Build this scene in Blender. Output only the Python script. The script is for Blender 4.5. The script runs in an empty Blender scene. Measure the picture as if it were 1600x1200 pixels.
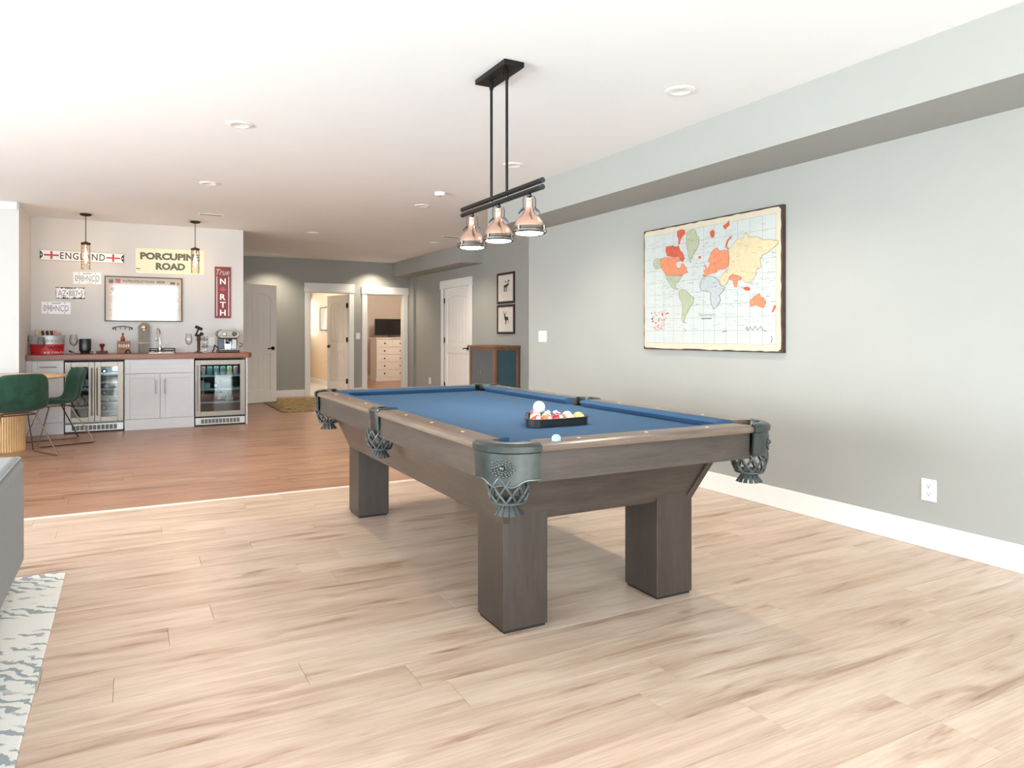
import bpy, bmesh, math, random
from mathutils import Matrix, Vector
random.seed(7)
SC = bpy.context.scene
COL = SC.collection
R = math.radians
PI = math.pi

# ------------------------------------------------------------------ camera, world, light, exposure
YAW, FPX, HORIZON, CAMH = 0.493, 1114.0, 522.0, 1.19
cam_d = bpy.data.cameras.new('camera')
cam_d.sensor_width = 36.0
cam_d.lens = FPX / 1600 * 36
cam_d.shift_y = -(600 - HORIZON) / 1600
cam_d.clip_start = 0.05
cam = bpy.data.objects.new('camera', cam_d)
COL.objects.link(cam)
cam.location = (0, 0, CAMH)
cam.rotation_euler = (PI / 2, 0, -YAW)
SC.camera = cam

SC.view_settings.view_transform = 'Standard'
SC.view_settings.look = 'None'
SC.view_settings.gamma = 1
SC.view_settings.use_curve_mapping = False
SC.view_settings.exposure = 1.2

world = bpy.data.worlds.new('overcast_sky')
SC.world = world
world.use_nodes = True
bg = world.node_tree.nodes['Background']
bg.inputs[0].default_value = (0.86, 0.94, 1.0, 1)
bg.inputs[1].default_value = 2.2

def area(name, loc, rot, sx, sy, power, color):
    l = bpy.data.lights.new(name, 'AREA')
    l.shape = 'RECTANGLE'; l.size = sx; l.size_y = sy
    l.energy = power; l.color = color
    o = bpy.data.objects.new(name, l); COL.objects.link(o)
    o.location = loc; o.rotation_euler = rot
    return o
# daylight entering through the patio window behind the camera and the windows of the left wall
DAY = (0.94, 0.975, 1.0)
area('rear_middle_window_daylight', (0.43, -2.8, 1.22), (R(90), 0, 0), 1.75, 2.2, 78, DAY)
area('rear_right_window_daylight', (2.6, -2.8, 1.22), (R(90), 0, 0), 1.4, 2.2, 52, DAY)
area('rear_left_window_daylight', (-2.25, -2.8, 1.22), (R(90), 0, 0), 2.7, 2.2, 44, DAY)
area('left_window_daylight', (-4.8, 2.2, 1.25), (R(90), 0, R(-90)), 5.2, 1.9, 300, DAY)
area('left_far_window_daylight', (-4.8, 7.0, 1.35), (R(90), 0, R(-90)), 2.4, 1.5, 55, DAY)
DOWN_W = 46.0          # watts of each ceiling downlight

# ------------------------------------------------------------------ rays of the survey: a pixel of the photo to a point of the room
CY, SY = math.cos(YAW), math.sin(YAW)
def ray(x, y):
    u = (x - 800) / FPX; v = (HORIZON - y) / FPX
    return (SY + CY * u, CY - SY * u, v)
def onz(x, y, z):
    r = ray(x, y); t = (z - CAMH) / r[2]
    return Vector((r[0] * t, r[1] * t, z))
def onY(x, y, Y):
    r = ray(x, y); t = Y / r[1]
    return Vector((r[0] * t, Y, CAMH + r[2] * t))
def onX(x, y, X):
    r = ray(x, y); t = X / r[0]
    return Vector((X, r[1] * t, CAMH + r[2] * t))

# ------------------------------------------------------------------ materials
def lin(c):
    c = c / 255
    return c / 12.92 if c <= 0.04045 else ((c + 0.055) / 1.055) ** 2.4
def rgb(r, g, b): return (lin(r), lin(g), lin(b), 1)
class NT:
    def __init__(s, name):
        s.m = bpy.data.materials.new(name); s.m.use_nodes = True
        s.t = s.m.node_tree; s.b = s.t.nodes['Principled BSDF']; s.out = s.t.nodes['Material Output']
    def n(s, typ, **kw):
        nd = s.t.nodes.new(typ)
        for k, v in kw.items():
            if k.startswith('i_'):
                nd.inputs[k[2:].replace('_', ' ')].default_value = v
            else: setattr(nd, k, v)
        return nd
    def l(s, a, b): s.t.links.new(a, b)
    def ramp(s, fac, stops):
        r = s.n('ShaderNodeValToRGB')
        el = r.color_ramp.elements
        while len(el) < len(stops): el.new(0.5)
        for e, (p, c) in zip(el, stops): e.position = p; e.color = c
        s.l(fac, r.inputs[0]); return r.outputs[0]
    def mix(s, fac, a, b, mode='MIX'):
        m = s.n('ShaderNodeMix', data_type='RGBA', blend_type=mode)
        for sock, v in ((m.inputs[0], fac), (m.inputs[6], a), (m.inputs[7], b)):
            if hasattr(v, 'is_output'): s.l(v, sock)
            else: sock.default_value = v
        return m.outputs[2]
    def coords(s, scale=(1, 1, 1), kind='Object', rot=(0, 0, 0)):
        c = s.n('ShaderNodeTexCoord'); mp = s.n('ShaderNodeMapping')
        mp.inputs['Scale'].default_value = scale; mp.inputs['Rotation'].default_value = rot
        s.l(c.outputs[kind], mp.inputs[0]); return mp.outputs[0]
    def noise(s, vec, scale, detail=4, rough=0.55, dist=0):
        n = s.n('ShaderNodeTexNoise'); n.inputs['Scale'].default_value = scale
        n.inputs['Detail'].default_value = detail; n.inputs['Roughness'].default_value = rough
        n.inputs['Distortion'].default_value = dist
        if vec: s.l(vec, n.inputs['Vector'])
        return n.outputs[0]
    def bump(s, h, strength=0.2, dist=0.01):
        b = s.n('ShaderNodeBump'); b.inputs['Strength'].default_value = strength; b.inputs['Distance'].default_value = dist
        s.l(h, b.inputs['Height']); s.l(b.outputs[0], s.b.inputs['Normal'])
    def set(s, color=None, rough=None, metal=None, spec=None):
        if color is not None:
            if hasattr(color, 'is_output'): s.l(color, s.b.inputs['Base Color'])
            else: s.b.inputs['Base Color'].default_value = color
        if rough is not None:
            if hasattr(rough, 'is_output'): s.l(rough, s.b.inputs['Roughness'])
            else: s.b.inputs['Roughness'].default_value = rough
        if metal is not None: s.b.inputs['Metallic'].default_value = metal
        if spec is not None: s.b.inputs['Specular IOR Level'].default_value = spec
        return s.m
M = {}
def plain(name, col, rough=0.5, metal=0.0, var=0.06, scale=6, spec=0.5, bump=0):
    t = NT(name)
    n = t.noise(t.coords(), scale)
    dark = tuple(c * (1 - var) for c in col[:3]) + (1,)
    lite = tuple(min(1, c * (1 + var)) for c in col[:3]) + (1,)
    t.set(t.ramp(n, [(0.3, dark), (0.7, lite)]), rough, metal, spec)
    if bump: t.bump(t.noise(t.coords(), 60), bump, 0.004)
    M[name] = t.m
    return t.m
plain('wall_grey', rgb(161, 162, 158), 0.75, var=0.015, scale=2, spec=0.25, bump=0.04)
plain('wall_white', rgb(216, 215, 214), 0.75, var=0.01, scale=2, spec=0.25, bump=0.03)
plain('ceiling_white', rgb(240, 241, 242), 0.9, var=0.01, scale=2, spec=0.1)
plain('trim_white', rgb(236, 236, 234), 0.4, var=0.01)
plain('door_white', rgb(238, 236, 233), 0.42, var=0.015)
plain('cabinet_grey', rgb(203, 203, 206), 0.4, var=0.012)
plain('cream_wall', rgb(226, 208, 184), 0.7, var=0.02)
plain('bedroom_wall', rgb(205, 196, 190), 0.7, var=0.02)
plain('black_metal', rgb(24, 24, 25), 0.4, 0.6)
plain('black_matte', rgb(18, 18, 19), 0.6)
plain('black_plastic', rgb(25, 26, 28), 0.32)
plain('gunmetal', rgb(70, 74, 78), 0.35, 0.9)
plain('nickel', rgb(140, 134, 128), 0.3, 1.0)
plain('steel', rgb(146, 138, 129), 0.42, 1.0, var=0.03)
plain('chrome', rgb(215, 215, 215), 0.12, 1.0)
plain('bronze', rgb(122, 98, 78), 0.32, 0.9)
plain('dark_bronze', rgb(58, 40, 32), 0.4, 0.7)
plain('pewter', rgb(80, 86, 85), 0.3, 0.85, var=0.25, scale=14)
plain('pocket_leather', rgb(58, 64, 64), 0.38, 0.0, var=0.2)
plain('white_plastic', rgb(238, 238, 236), 0.35)
plain('white_paint', rgb(245, 244, 242), 0.5)
plain('paper', rgb(212, 205, 196), 0.8)
plain('ink', rgb(40, 40, 42), 0.7)
plain('ink_grey', rgb(122, 122, 118), 0.7)
plain('red', rgb(196, 30, 42), 0.4)
plain('dark_red', rgb(120, 18, 26), 0.45)
plain('sign_red', rgb(136, 64, 67), 0.6, var=0.1)
plain('sign_cream', rgb(244, 238, 206), 0.45, var=0.03)
plain('sign_grey', rgb(104, 104, 92), 0.6)
plain('galvanised', rgb(190, 192, 194), 0.4, 0.5, var=0.1)
plain('plate_white', rgb(244, 244, 246), 0.3)
plain('plate_ink', rgb(120, 132, 158), 0.5)
plain('plate_rust', rgb(70, 62, 56), 0.7, var=0.4)
plain('poster_tan', rgb(214, 190, 165), 0.5, var=0.06)
plain('poster_orange', rgb(222, 150, 110), 0.5)
plain('poster_frame', rgb(70, 60, 54), 0.5)
plain('teal_panel', rgb(62, 90, 100), 0.6, var=0.05)
plain('grey_panel', rgb(96, 100, 102), 0.6, var=0.05)
plain('brass', rgb(176, 150, 110), 0.35, 0.9)
plain('screen', rgb(28, 28, 32), 0.2)
plain('marble', rgb(232, 226, 220), 0.3, var=0.04)
plain('sofa_piping', rgb(128, 131, 134), 0.9)
plain('light_wood', rgb(206, 168, 120), 0.5, var=0.12, scale=9)
plain('grey_wood', rgb(140, 132, 120), 0.6, var=0.15, scale=14)
plain('box_wood', rgb(150, 104, 76), 0.6, var=0.15, scale=14)
plain('amber', rgb(170, 92, 50), 0.2)
plain('tan', rgb(214, 190, 148), 0.6)
plain('brown', rgb(74, 46, 36), 0.6)
plain('pink_tan', rgb(206, 158, 140), 0.6)
plain('map_orange', rgb(200, 124, 90), 0.8, var=0.12, scale=30)
plain('map_red', rgb(182, 84, 58), 0.8, var=0.15, scale=30)
plain('map_green', rgb(158, 163, 136), 0.8, var=0.1, scale=30)
plain('map_yellow', rgb(192, 178, 146), 0.8, var=0.08, scale=30)
plain('map_grey', rgb(166, 172, 174), 0.8, var=0.06, scale=30)
plain('map_line', rgb(120, 124, 124), 0.8)
plain('map_coast', rgb(112, 112, 96), 0.8)
plain('map_dark', rgb(84, 82, 80), 0.8)
plain('map_edge', rgb(64, 46, 38), 0.7, var=0.3, scale=20)
plain('map_paper', rgb(192, 183, 163), 0.8, var=0.04, scale=8)
plain('map_sea', rgb(180, 185, 183), 0.8, var=0.03, scale=8)
plain('chalk_blue', rgb(150, 208, 226), 0.9)
plain('can_teal', rgb(120, 168, 160), 0.35, 0.3)
plain('can_silver', rgb(180, 186, 188), 0.3, 0.7)
plain('can_yellow', rgb(206, 200, 140), 0.35, 0.3)
plain('can_pink', rgb(196, 158, 164), 0.35, 0.3)
plain('bottle_dark', rgb(26, 34, 32), 0.1)
plain('bottle_green', rgb(60, 150, 90), 0.15)
plain('fridge_inner', rgb(150, 168, 172), 0.5)
plain('fridge_dark', rgb(34, 50, 58), 0.5)
plain('maroon_box', rgb(138, 44, 60), 0.5)
plain('sight_white', rgb(240, 232, 214), 0.3)
plain('strip_tan', rgb(206, 194, 182), 0.4)
plain('frame_brown', rgb(46, 36, 30), 0.5)
plain('gap_dark', rgb(40, 32, 26), 0.8)

def floor_mat():
    t = NT('oak_planks')
    g = t.n('ShaderNodeNewGeometry'); at = t.n('ShaderNodeAttribute', attribute_name='tone')
    cx = t.n('ShaderNodeCombineXYZ')
    mu = t.n('ShaderNodeMath', operation='MULTIPLY'); mu.inputs[1].default_value = 57.0
    t.l(at.outputs['Fac'], mu.inputs[0]); t.l(mu.outputs[0], cx.inputs[0]); t.l(mu.outputs[0], cx.inputs[2])
    ad = t.n('ShaderNodeVectorMath', operation='ADD')
    t.l(g.outputs['Position'], ad.inputs[0]); t.l(cx.outputs[0], ad.inputs[1])
    def mp(sc):
        m = t.n('ShaderNodeMapping'); m.inputs['Scale'].default_value = sc
        t.l(ad.outputs[0], m.inputs[0]); return m.outputs[0]
    big = t.noise(mp((0.9, 7.5, 1)), 1.6, 5, 0.62, 0.7)
    fine = t.noise(mp((2.2, 60, 1)), 2.0, 5, 0.7, 0.2)
    knot = t.noise(mp((1.5, 5.5, 1)), 1.5, 3, 0.5, 0.4)
    a = t.ramp(big, [(0.28, rgb(144, 112, 90)), (0.40, rgb(192, 167, 147)), (0.55, rgb(208, 187, 169)), (0.75, rgb(215, 197, 181))])
    b = t.ramp(fine, [(0.3, (0.80, 0.77, 0.74, 1)), (0.62, (1, 1, 1, 1))])
    c = t.mix(1.0, a, b, 'MULTIPLY')
    k = t.ramp(knot, [(0.66, (1, 1, 1, 1)), (0.76, (0.62, 0.5, 0.42, 1))])
    c = t.mix(1.0, c, k, 'MULTIPLY')
    tn = t.ramp(at.outputs['Fac'], [(0, (0.90, 0.87, 0.85, 1)), (1, (1.0, 1.0, 1.0, 1))])
    c = t.mix(1.0, c, tn, 'MULTIPLY')
    t.set(c, t.ramp(fine, [(0.2, (0.36, 0.36, 0.36, 1)), (0.8, (0.27, 0.27, 0.27, 1))]), 0, 0.5)
    t.bump(fine, 0.06, 0.003)
    M['oak'] = t.m
    # the room beyond the strip: the same boards, its warmer, dimmer light painted in
    t2 = t.m.copy(); t2.name = 'oak_planks_warm_dim'
    for nd in t2.node_tree.nodes:
        if nd.bl_idname == 'ShaderNodeValToRGB' and len(nd.color_ramp.elements) == 4:
            for e, cc in zip(nd.color_ramp.elements, (rgb(118, 82, 61), rgb(150, 110, 86), rgb(168, 127, 102), rgb(181, 142, 117))): e.color = cc
    M['oak_warm_dim'] = t2
floor_mat()
def wood(name, dark, mid, lite, scale=(14, 14, 1.2), rough=0.4, bump=0.08, sc=2.0):
    t = NT(name)
    v = t.coords(scale)
    n = t.noise(v, sc, 5, 0.65, 0.8); f = t.noise(t.coords(tuple(s * 5 for s in scale)), sc, 3, 0.7)
    c = t.ramp(n, [(0.28, dark), (0.5, mid), (0.75, lite)])
    c = t.mix(0.35, c, t.ramp(f, [(0.3, dark), (0.7, lite)]))
    t.set(c, rough); t.bump(f, bump, 0.003)
    M[name] = t.m
wood('stain_leg', rgb(42, 34, 28), rgb(56, 47, 40), rgb(70, 60, 52), (5, 5, 0.7), 0.42)
wood('stain_x', rgb(48, 41, 37), rgb(64, 56, 50), rgb(84, 75, 68), (0.7, 6, 6), 0.4)
wood('stain_y', rgb(50, 42, 36), rgb(65, 56, 49), rgb(84, 74, 66), (6, 0.7, 6), 0.4)
wood('cap_x', rgb(78, 66, 58), rgb(102, 88, 78), rgb(126, 111, 100), (0.7, 9, 9), 0.3)
wood('cap_y', rgb(78, 64, 53), rgb(102, 86, 73), rgb(126, 108, 94), (9, 0.7, 9), 0.3)
wood('counter_wood', rgb(112, 62, 42), rgb(138, 82, 58), rgb(156, 98, 72), (0.8, 8, 8), 0.35)
wood('cabinet_wood', rgb(108, 74, 50), rgb(136, 96, 68), rgb(156, 114, 84), (8, 8, 0.8), 0.45)
wood('table_oak', rgb(196, 158, 112), rgb(218, 184, 142), rgb(230, 200, 162), (1, 9, 9), 0.35)
def fabric(name, a, b, scale=220, rough=0.95, bump=0.25, big=0.0):
    t = NT(name)
    n = t.noise(t.coords(), scale, 2, 0.6)
    c = t.ramp(n, [(0.3, a), (0.7, b)])
    if big:
        g = t.noise(t.coords(), 7, 3, 0.6)
        c = t.mix(1.0, c, t.ramp(g, [(0.42, (1 - big,) * 3 + (1,)), (0.58, (1, 1, 1, 1))]), 'MULTIPLY')
    t.set(c, rough, 0, 0.2); t.bump(n, bump, 0.002)
    t.b.inputs['Sheen Weight'].default_value = 0.0 if name == 'felt' else 0.15
    M[name] = t.m
fabric('felt', rgb(50, 77, 106), rgb(58, 88, 120), 500, 0.95, 0.06)
fabric('sofa_grey', rgb(102, 103, 104), rgb(132, 133, 133), 260, 0.95, 0.3)
fabric('velvet', rgb(32, 64, 49), rgb(42, 80, 63), 160, 0.8, 0.1, big=0.3)

def copper():
    t = NT('copper'); n = t.noise(t.coords((1, 1, 30)), 8)
    t.set(t.ramp(n, [(0.3, rgb(230, 184, 162)), (0.7, rgb(242, 204, 186))]), 0.24, 1.0); M['copper'] = t.m
copper()
def emit(name, col, strength):
    t = NT(name); t.set(col, 0.4)
    t.b.inputs['Emission Color'].default_value = col; t.b.inputs['Emission Strength'].default_value = strength
    M[name] = t.m
emit('lamp_glow', (1, 0.93, 0.82, 1), 6.0)
emit('downlight_glow', (1, 0.92, 0.8, 1), 7.0)
emit('filament', (1, 0.80, 0.55, 1), 14.0)
emit('led_glow', (0.85, 0.95, 1, 1), 5.0)
def thin_glass(name, tint, refl=0.12, rough=0.02):
    t = NT(name)
    tr = t.n('ShaderNodeBsdfTransparent'); tr.inputs[0].default_value = tint
    gl = t.n('ShaderNodeBsdfGlossy'); gl.inputs['Roughness'].default_value = rough
    lw = t.n('ShaderNodeLayerWeight'); lw.inputs[0].default_value = 0.25
    mr = t.n('ShaderNodeMath', operation='MULTIPLY_ADD'); mr.inputs[1].default_value = 0.6; mr.inputs[2].default_value = refl
    t.l(lw.outputs['Fresnel'], mr.inputs[0])
    mx = t.n('ShaderNodeMixShader'); t.l(mr.outputs[0], mx.inputs[0]); t.l(tr.outputs[0], mx.inputs[1]); t.l(gl.outputs[0], mx.inputs[2])
    t.l(mx.outputs[0], t.out.inputs[0]); M[name] = t.m
thin_glass('pane', (0.96, 0.98, 0.98, 1), 0.04)
thin_glass('fridge_glass', (0.62, 0.70, 0.72, 1), 0.10)
thin_glass('clear_glass', (0.985, 0.99, 0.99, 1), 0.025)
thin_glass('amber_glass', (1.0, 0.965, 0.92, 1), 0.03)
thin_glass('poster_glazing', (0.97, 0.97, 0.97, 1), 0.045, 0.05)
def rug_white():
    t = NT('rug_pattern')
    v = t.coords()
    band = t.noise(t.coords((1.0, 5.0, 1)), 1.6, 2, 0.5)
    st = t.n('ShaderNodeTexWave', wave_type='BANDS', bands_direction='DIAGONAL')
    st.inputs['Scale'].default_value = 9; st.inputs['Distortion'].default_value = 7; st.inputs['Detail'].default_value = 3
    st.inputs['Detail Scale'].default_value = 1.6
    t.l(v, st.inputs['Vector'])
    m1 = t.ramp(st.outputs[0], [(0.62, (0, 0, 0, 1)), (0.70, (1, 1, 1, 1))])
    m2 = t.ramp(band, [(0.44, (0, 0, 0, 1)), (0.5, (1, 1, 1, 1))])
    mk = t.mix(1.0, m1, m2, 'MULTIPLY')
    n = t.noise(v, 160, 2)
    grey = t.ramp(n, [(0.3, rgb(140, 150, 154)), (0.7, rgb(166, 174, 178))])
    c = t.mix(mk, rgb(222, 221, 216), grey)
    t.set(c, 0.95, 0, 0.1); t.bump(n, 0.4, 0.004); M['rug_white'] = t.m
rug_white()
def rug_far():
    t = NT('rug_floral')
    vo = t.n('ShaderNodeTexVoronoi'); vo.inputs['Scale'].default_value = 9
    t.l(t.coords((1.4, 1, 1)), vo.inputs['Vector'])
    n = t.noise(t.coords(), 7, 4, 0.6, 1.5)
    a = t.ramp(n, [(0.38, rgb(104, 84, 58)), (0.47, rgb(170, 144, 104)), (0.55, rgb(120, 112, 74)), (0.63, rgb(188, 160, 122))])
    b = t.ramp(vo.outputs['Distance'], [(0.15, rgb(196, 170, 134)), (0.5, rgb(96, 80, 54))])
    t.set(t.mix(0.35, a, b), 0.95, 0, 0.1); M['rug_far'] = t.m
rug_far()

# ------------------------------------------------------------------ mesh helpers
OFF = {}
class MB:
    def __init__(s, T=None): s.v = []; s.f = []; s.T = T
    def add(s, vs, fs):
        o = len(s.v); s.v += [tuple(p) for p in vs]; s.f += [tuple(i + o for i in f) for f in fs]; return s
    def box(s, x0, x1, y0, y1, z0, z1):
        if x0 > x1: x0, x1 = x1, x0
        if y0 > y1: y0, y1 = y1, y0
        if z0 > z1: z0, z1 = z1, z0
        return s.add([(x0, y0, z0), (x1, y0, z0), (x1, y1, z0), (x0, y1, z0), (x0, y0, z1), (x1, y0, z1), (x1, y1, z1), (x0, y1, z1)],
                     [(3, 2, 1, 0), (4, 5, 6, 7), (0, 1, 5, 4), (1, 2, 6, 5), (2, 3, 7, 6), (3, 0, 4, 7)])
    def prism(s, poly, o, u, v, n, depth):
        """poly in (u,v) extruded along n by depth"""
        o, u, v, n = Vector(o), Vector(u), Vector(v), Vector(n)
        k = len(poly)
        ar = sum(poly[i][0] * poly[(i + 1) % k][1] - poly[(i + 1) % k][0] * poly[i][1] for i in range(k))
        if (ar > 0) != (u.cross(v).dot(n) * depth > 0): poly = poly[::-1]
        a = [o + u * p[0] + v * p[1] for p in poly]; b = [p + n * depth for p in a]
        return s.add(a + b, [tuple(reversed(range(k))), tuple(range(k, 2 * k))] + [(i, (i + 1) % k, k + (i + 1) % k, k + i) for i in range(k)])
    def lathe(s, prof, c, seg=24, a0=0.0, a1=2 * PI, sx=1, sy=1):
        full = abs(a1 - a0 - 2 * PI) < 1e-6
        n = seg if full else seg + 1
        vs = []
        for (r, z) in prof:
            for i in range(n):
                a = a0 + (a1 - a0) * i / seg
                vs.append((c[0] + r * math.cos(a) * sx, c[1] + r * math.sin(a) * sy, c[2] + z))
        fs = []
        for j in range(len(prof) - 1):
            for i in range(seg):
                k = (i + 1) % n
                fs.append((j * n + i, j * n + k, (j + 1) * n + k, (j + 1) * n + i))
        if full:
            if prof[0][0] > 1e-6: fs.append(tuple(reversed(range(n))))
            if prof[-1][0] > 1e-6: fs.append(tuple(range((len(prof) - 1) * n, len(prof) * n)))
        return s.add(vs, fs)
    def cyl(s, a, b, r, r2=None, seg=16):
        a, b = Vector(a), Vector(b); r2 = r if r2 is None else r2
        d = (b - a).normalized(); q = Vector((0, 0, 1)).rotation_difference(d)
        vs = []
        for p, rr in ((a, r), (b, r2)):
            for i in range(seg):
                t = 2 * PI * i / seg
                vs.append(p + q @ Vector((rr * math.cos(t), rr * math.sin(t), 0)))
        return s.add(vs, [tuple(reversed(range(seg))), tuple(range(seg, 2 * seg))] + [(i, (i + 1) % seg, seg + (i + 1) % seg, seg + i) for i in range(seg)])
    def tube(s, pts, r, seg=8, closed=False):
        pts = [Vector(p) for p in pts]; n = len(pts); vs = []
        up = Vector((0.123, 0.31, 0.94)).normalized()
        for i, p in enumerate(pts):
            if closed: d = pts[(i + 1) % n] - pts[i - 1]
            else: d = pts[min(i + 1, n - 1)] - pts[max(i - 1, 0)]
            d.normalize(); x = up - d * up.dot(d)
            if x.length < 1e-3: x = d.orthogonal()
            x.normalize(); y = d.cross(x); up = x
            for k in range(seg):
                t = 2 * PI * k / seg; vs.append(p + x * (r * math.cos(t)) + y * (r * math.sin(t)))
        fs = []
        for i in range(n if closed else n - 1):
            j = (i + 1) % n
            for k in range(seg):
                m = (k + 1) % seg; fs.append((i * seg + k, i * seg + m, j * seg + m, j * seg + k))
        if not closed: fs += [tuple(reversed(range(seg))), tuple(range((n - 1) * seg, n * seg))]
        return s.add(vs, fs)
    def sphere(s, c, r, seg=24, rings=14, sz=1):
        return s.lathe([(max(1e-7, r * math.sin(PI * j / rings)), -r * sz * math.cos(PI * j / rings)) for j in range(rings + 1)], c, seg)
    def build(s, name, mat, parent=None, bevel=0, smooth=False, sub=0, solid=0, seg=2):
        vs = [Vector(p) for p in s.v]
        if s.T is not None: vs = [s.T @ p for p in vs]
        off = OFF.get(parent.name, Vector((0, 0, 0))) if parent else None
        if off is None:
            lo = Vector([min(p[i] for p in vs) for i in range(3)]); hi = Vector([max(p[i] for p in vs) for i in range(3)])
            off = Vector(((lo.x + hi.x) / 2, (lo.y + hi.y) / 2, lo.z))
        me = bpy.data.meshes.new(name)
        me.from_pydata([p - off for p in vs], [], s.f); me.validate(); me.update()
        bm = bmesh.new(); bm.from_mesh(me); bmesh.ops.recalc_face_normals(bm, faces=bm.faces); bm.to_mesh(me); bm.free()
        me.materials.append(M[mat] if isinstance(mat, str) else mat)
        if smooth:
            me.polygons.foreach_set('use_smooth', [True] * len(me.polygons)); me.set_sharp_from_angle(angle=R(38))
        o = bpy.data.objects.new(name, me); COL.objects.link(o)
        if parent: o.parent = parent
        else: o.location = off
        OFF[o.name] = off
        if solid:
            m = o.modifiers.new('thick', 'SOLIDIFY'); m.thickness = solid; m.offset = 0
        if sub:
            m = o.modifiers.new('smooth', 'SUBSURF'); m.levels = sub; m.render_levels = sub
        if bevel:
            m = o.modifiers.new('edge', 'BEVEL'); m.width = bevel; m.segments = seg; m.limit_method = 'ANGLE'; m.angle_limit = R(40)
        return o
def tag(o, label, cat, group=None):
    o['label'] = label; o['category'] = cat
    if group: o['group'] = group
    return o
def thing(name, loc, label, cat, group=None):
    o = bpy.data.objects.new(name, None); COL.objects.link(o)
    o.location = loc; o.empty_display_size = 0.1; OFF[o.name] = Vector(loc)
    return tag(o, label, cat, group)
def struct(o): o['kind'] = 'structure'; return o
def sroot(name, loc):
    o = bpy.data.objects.new(name, None); COL.objects.link(o); o.location = loc; OFF[o.name] = Vector(loc)
    return struct(o)
def dup(root, loc, label=None, group=None):
    r = root.copy(); COL.objects.link(r); r.location = loc
    if label: r['label'] = label
    if group: r['group'] = group
    for ch in list(root.children):
        c = ch.copy(); COL.objects.link(c); c.parent = r
        for g in list(ch.children):
            d = g.copy(); COL.objects.link(d); d.parent = c
    return r
def text(name, body, mat, parent, c, u, v, w, h, depth=0.001, bold=0.0, shear=0.0, spacing=1.0):
    """flat lettering fitted to a w x h box centred on c in the plane (u,v)"""
    cu = bpy.data.curves.new('lettering', 'FONT'); cu.body = body; cu.align_x = 'CENTER'
    cu.offset = bold; cu.shear = shear; cu.space_character = spacing; cu.resolution_u = 3
    o = bpy.data.objects.new('lettering_source', cu); COL.objects.link(o)
    dg = bpy.context.evaluated_depsgraph_get(); dg.update()
    me = bpy.data.meshes.new_from_object(o.evaluated_get(dg))
    vs = [p.co.copy() for p in me.vertices]; fs = [tuple(p.vertices) for p in me.polygons]
    bpy.data.objects.remove(o); bpy.data.curves.remove(cu); bpy.data.meshes.remove(me)
    x0, x1 = min(p.x for p in vs), max(p.x for p in vs); y0, y1 = min(p.y for p in vs), max(p.y for p in vs)
    u, v, c = Vector(u), Vector(v), Vector(c); n = u.cross(v)
    out = [c + u * (((p.x - x0) / (x1 - x0) - .5) * w) + v * (((p.y - y0) / (y1 - y0) - .5) * h) + n * depth for p in vs]
    mb = MB(); mb.add(out, fs)
    return mb.build(name, mat, parent)
def poly_print(name, polys, mat, parent, depth, to3, n):
    """printed outlines as very thin inlays"""
    mb = MB()
    for pl in polys:
        pts = [to3(*p) for p in pl]
        a = pts; b = [p + Vector(n) * depth for p in pts]; k = len(pts)
        mb.add(a + b, [tuple(range(k)), tuple(range(k, 2 * k))] + [(i, (i + 1) % k, k + (i + 1) % k, k + i) for i in range(k)])
    return mb.build(name, mat, parent)

# ------------------------------------------------------------------ the setting
XR, XB, ZC, ZB, X2 = 3.92, 3.41, 2.63, 2.32, 5.107
YW, YB, YC, YS = 13.9, 10.5, 10.0, 5.51
YR, XL = -2.6, -4.6
def tone(o, vals):
    a = o.data.attributes.new('tone', 'FLOAT', 'FACE'); a.data.foreach_set('value', vals)
slab = MB().box(XL - .15, X2 + .15, YR - .15, YW + .12, -0.12, -0.007).build('floor', 'gap_dark'); struct(slab)
def plank_box(mb, x0, x1, y0, y1):
    e = 0.0006; c = 0.0006
    x0 += e; x1 -= e; y0 += e; y1 -= e
    b = [(x0, y0), (x1, y0), (x1, y1), (x0, y1)]; t = [(x0 + c, y0 + c), (x1 - c, y0 + c), (x1 - c, y1 - c), (x0 + c, y1 - c)]
    mb.add([(x, y, -0.007) for x, y in b] + [(x, y, -c) for x, y in b] + [(x, y, 0) for x, y in t],
           [(0, 1, 5, 4), (1, 2, 6, 5), (2, 3, 7, 6), (3, 0, 4, 7), (4, 5, 9, 8), (5, 6, 10, 9), (6, 7, 11, 10), (7, 4, 8, 11), (8, 9, 10, 11)])
PW, PL = 0.19, 1.52
def rows(y_hi, y_lo, x_lo, x_hi, mat, single):
    joined = MB(); jt = []
    y = y_hi; i = 0
    while y > y_lo + 0.02:
        y0 = max(y - PW, y_lo); x = x_lo - random.uniform(0, PL)
        while x < x_hi - 0.01:
            xa, xb = max(x, x_lo), min(x + PL, x_hi); x += PL
            if xb - xa < 0.03: continue
            tv = random.random()
            vis = single and y0 > 0.85 and xb > -0.2 - 0.19 * y and xa < x_hi
            if vis:
                mb = MB(); plank_box(mb, xa, xb, y0, y); o = mb.build('plank', mat, slab); tone(o, [tv] * len(o.data.polygons))
            else:
                plank_box(joined, xa, xb, y0, y); jt += [tv] * 9
        y -= PW; i += 1
    o = joined.build('plank_field', mat, slab); o['kind'] = 'stuff'; tone(o, jt)
rows(YS - 0.02, YR, XL, XR, 'oak', True)
rows(YW + 0.12, YS + 0.02, XL, X2, 'oak_warm_dim', False)
struct(MB().prism([(-.021, 0), (.021, 0), (.014, .005), (-.014, .005)], (XL, YS, 0), (0, 1, 0), (0, 0, 1), (1, 0, 0), XR - XL).build('trim_1', 'strip_tan'))
struct(MB().box(XL - .15, X2 + .15, YR - .15, YW + .12, ZC, ZC + .12).build('ceiling', 'ceiling_white'))

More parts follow.
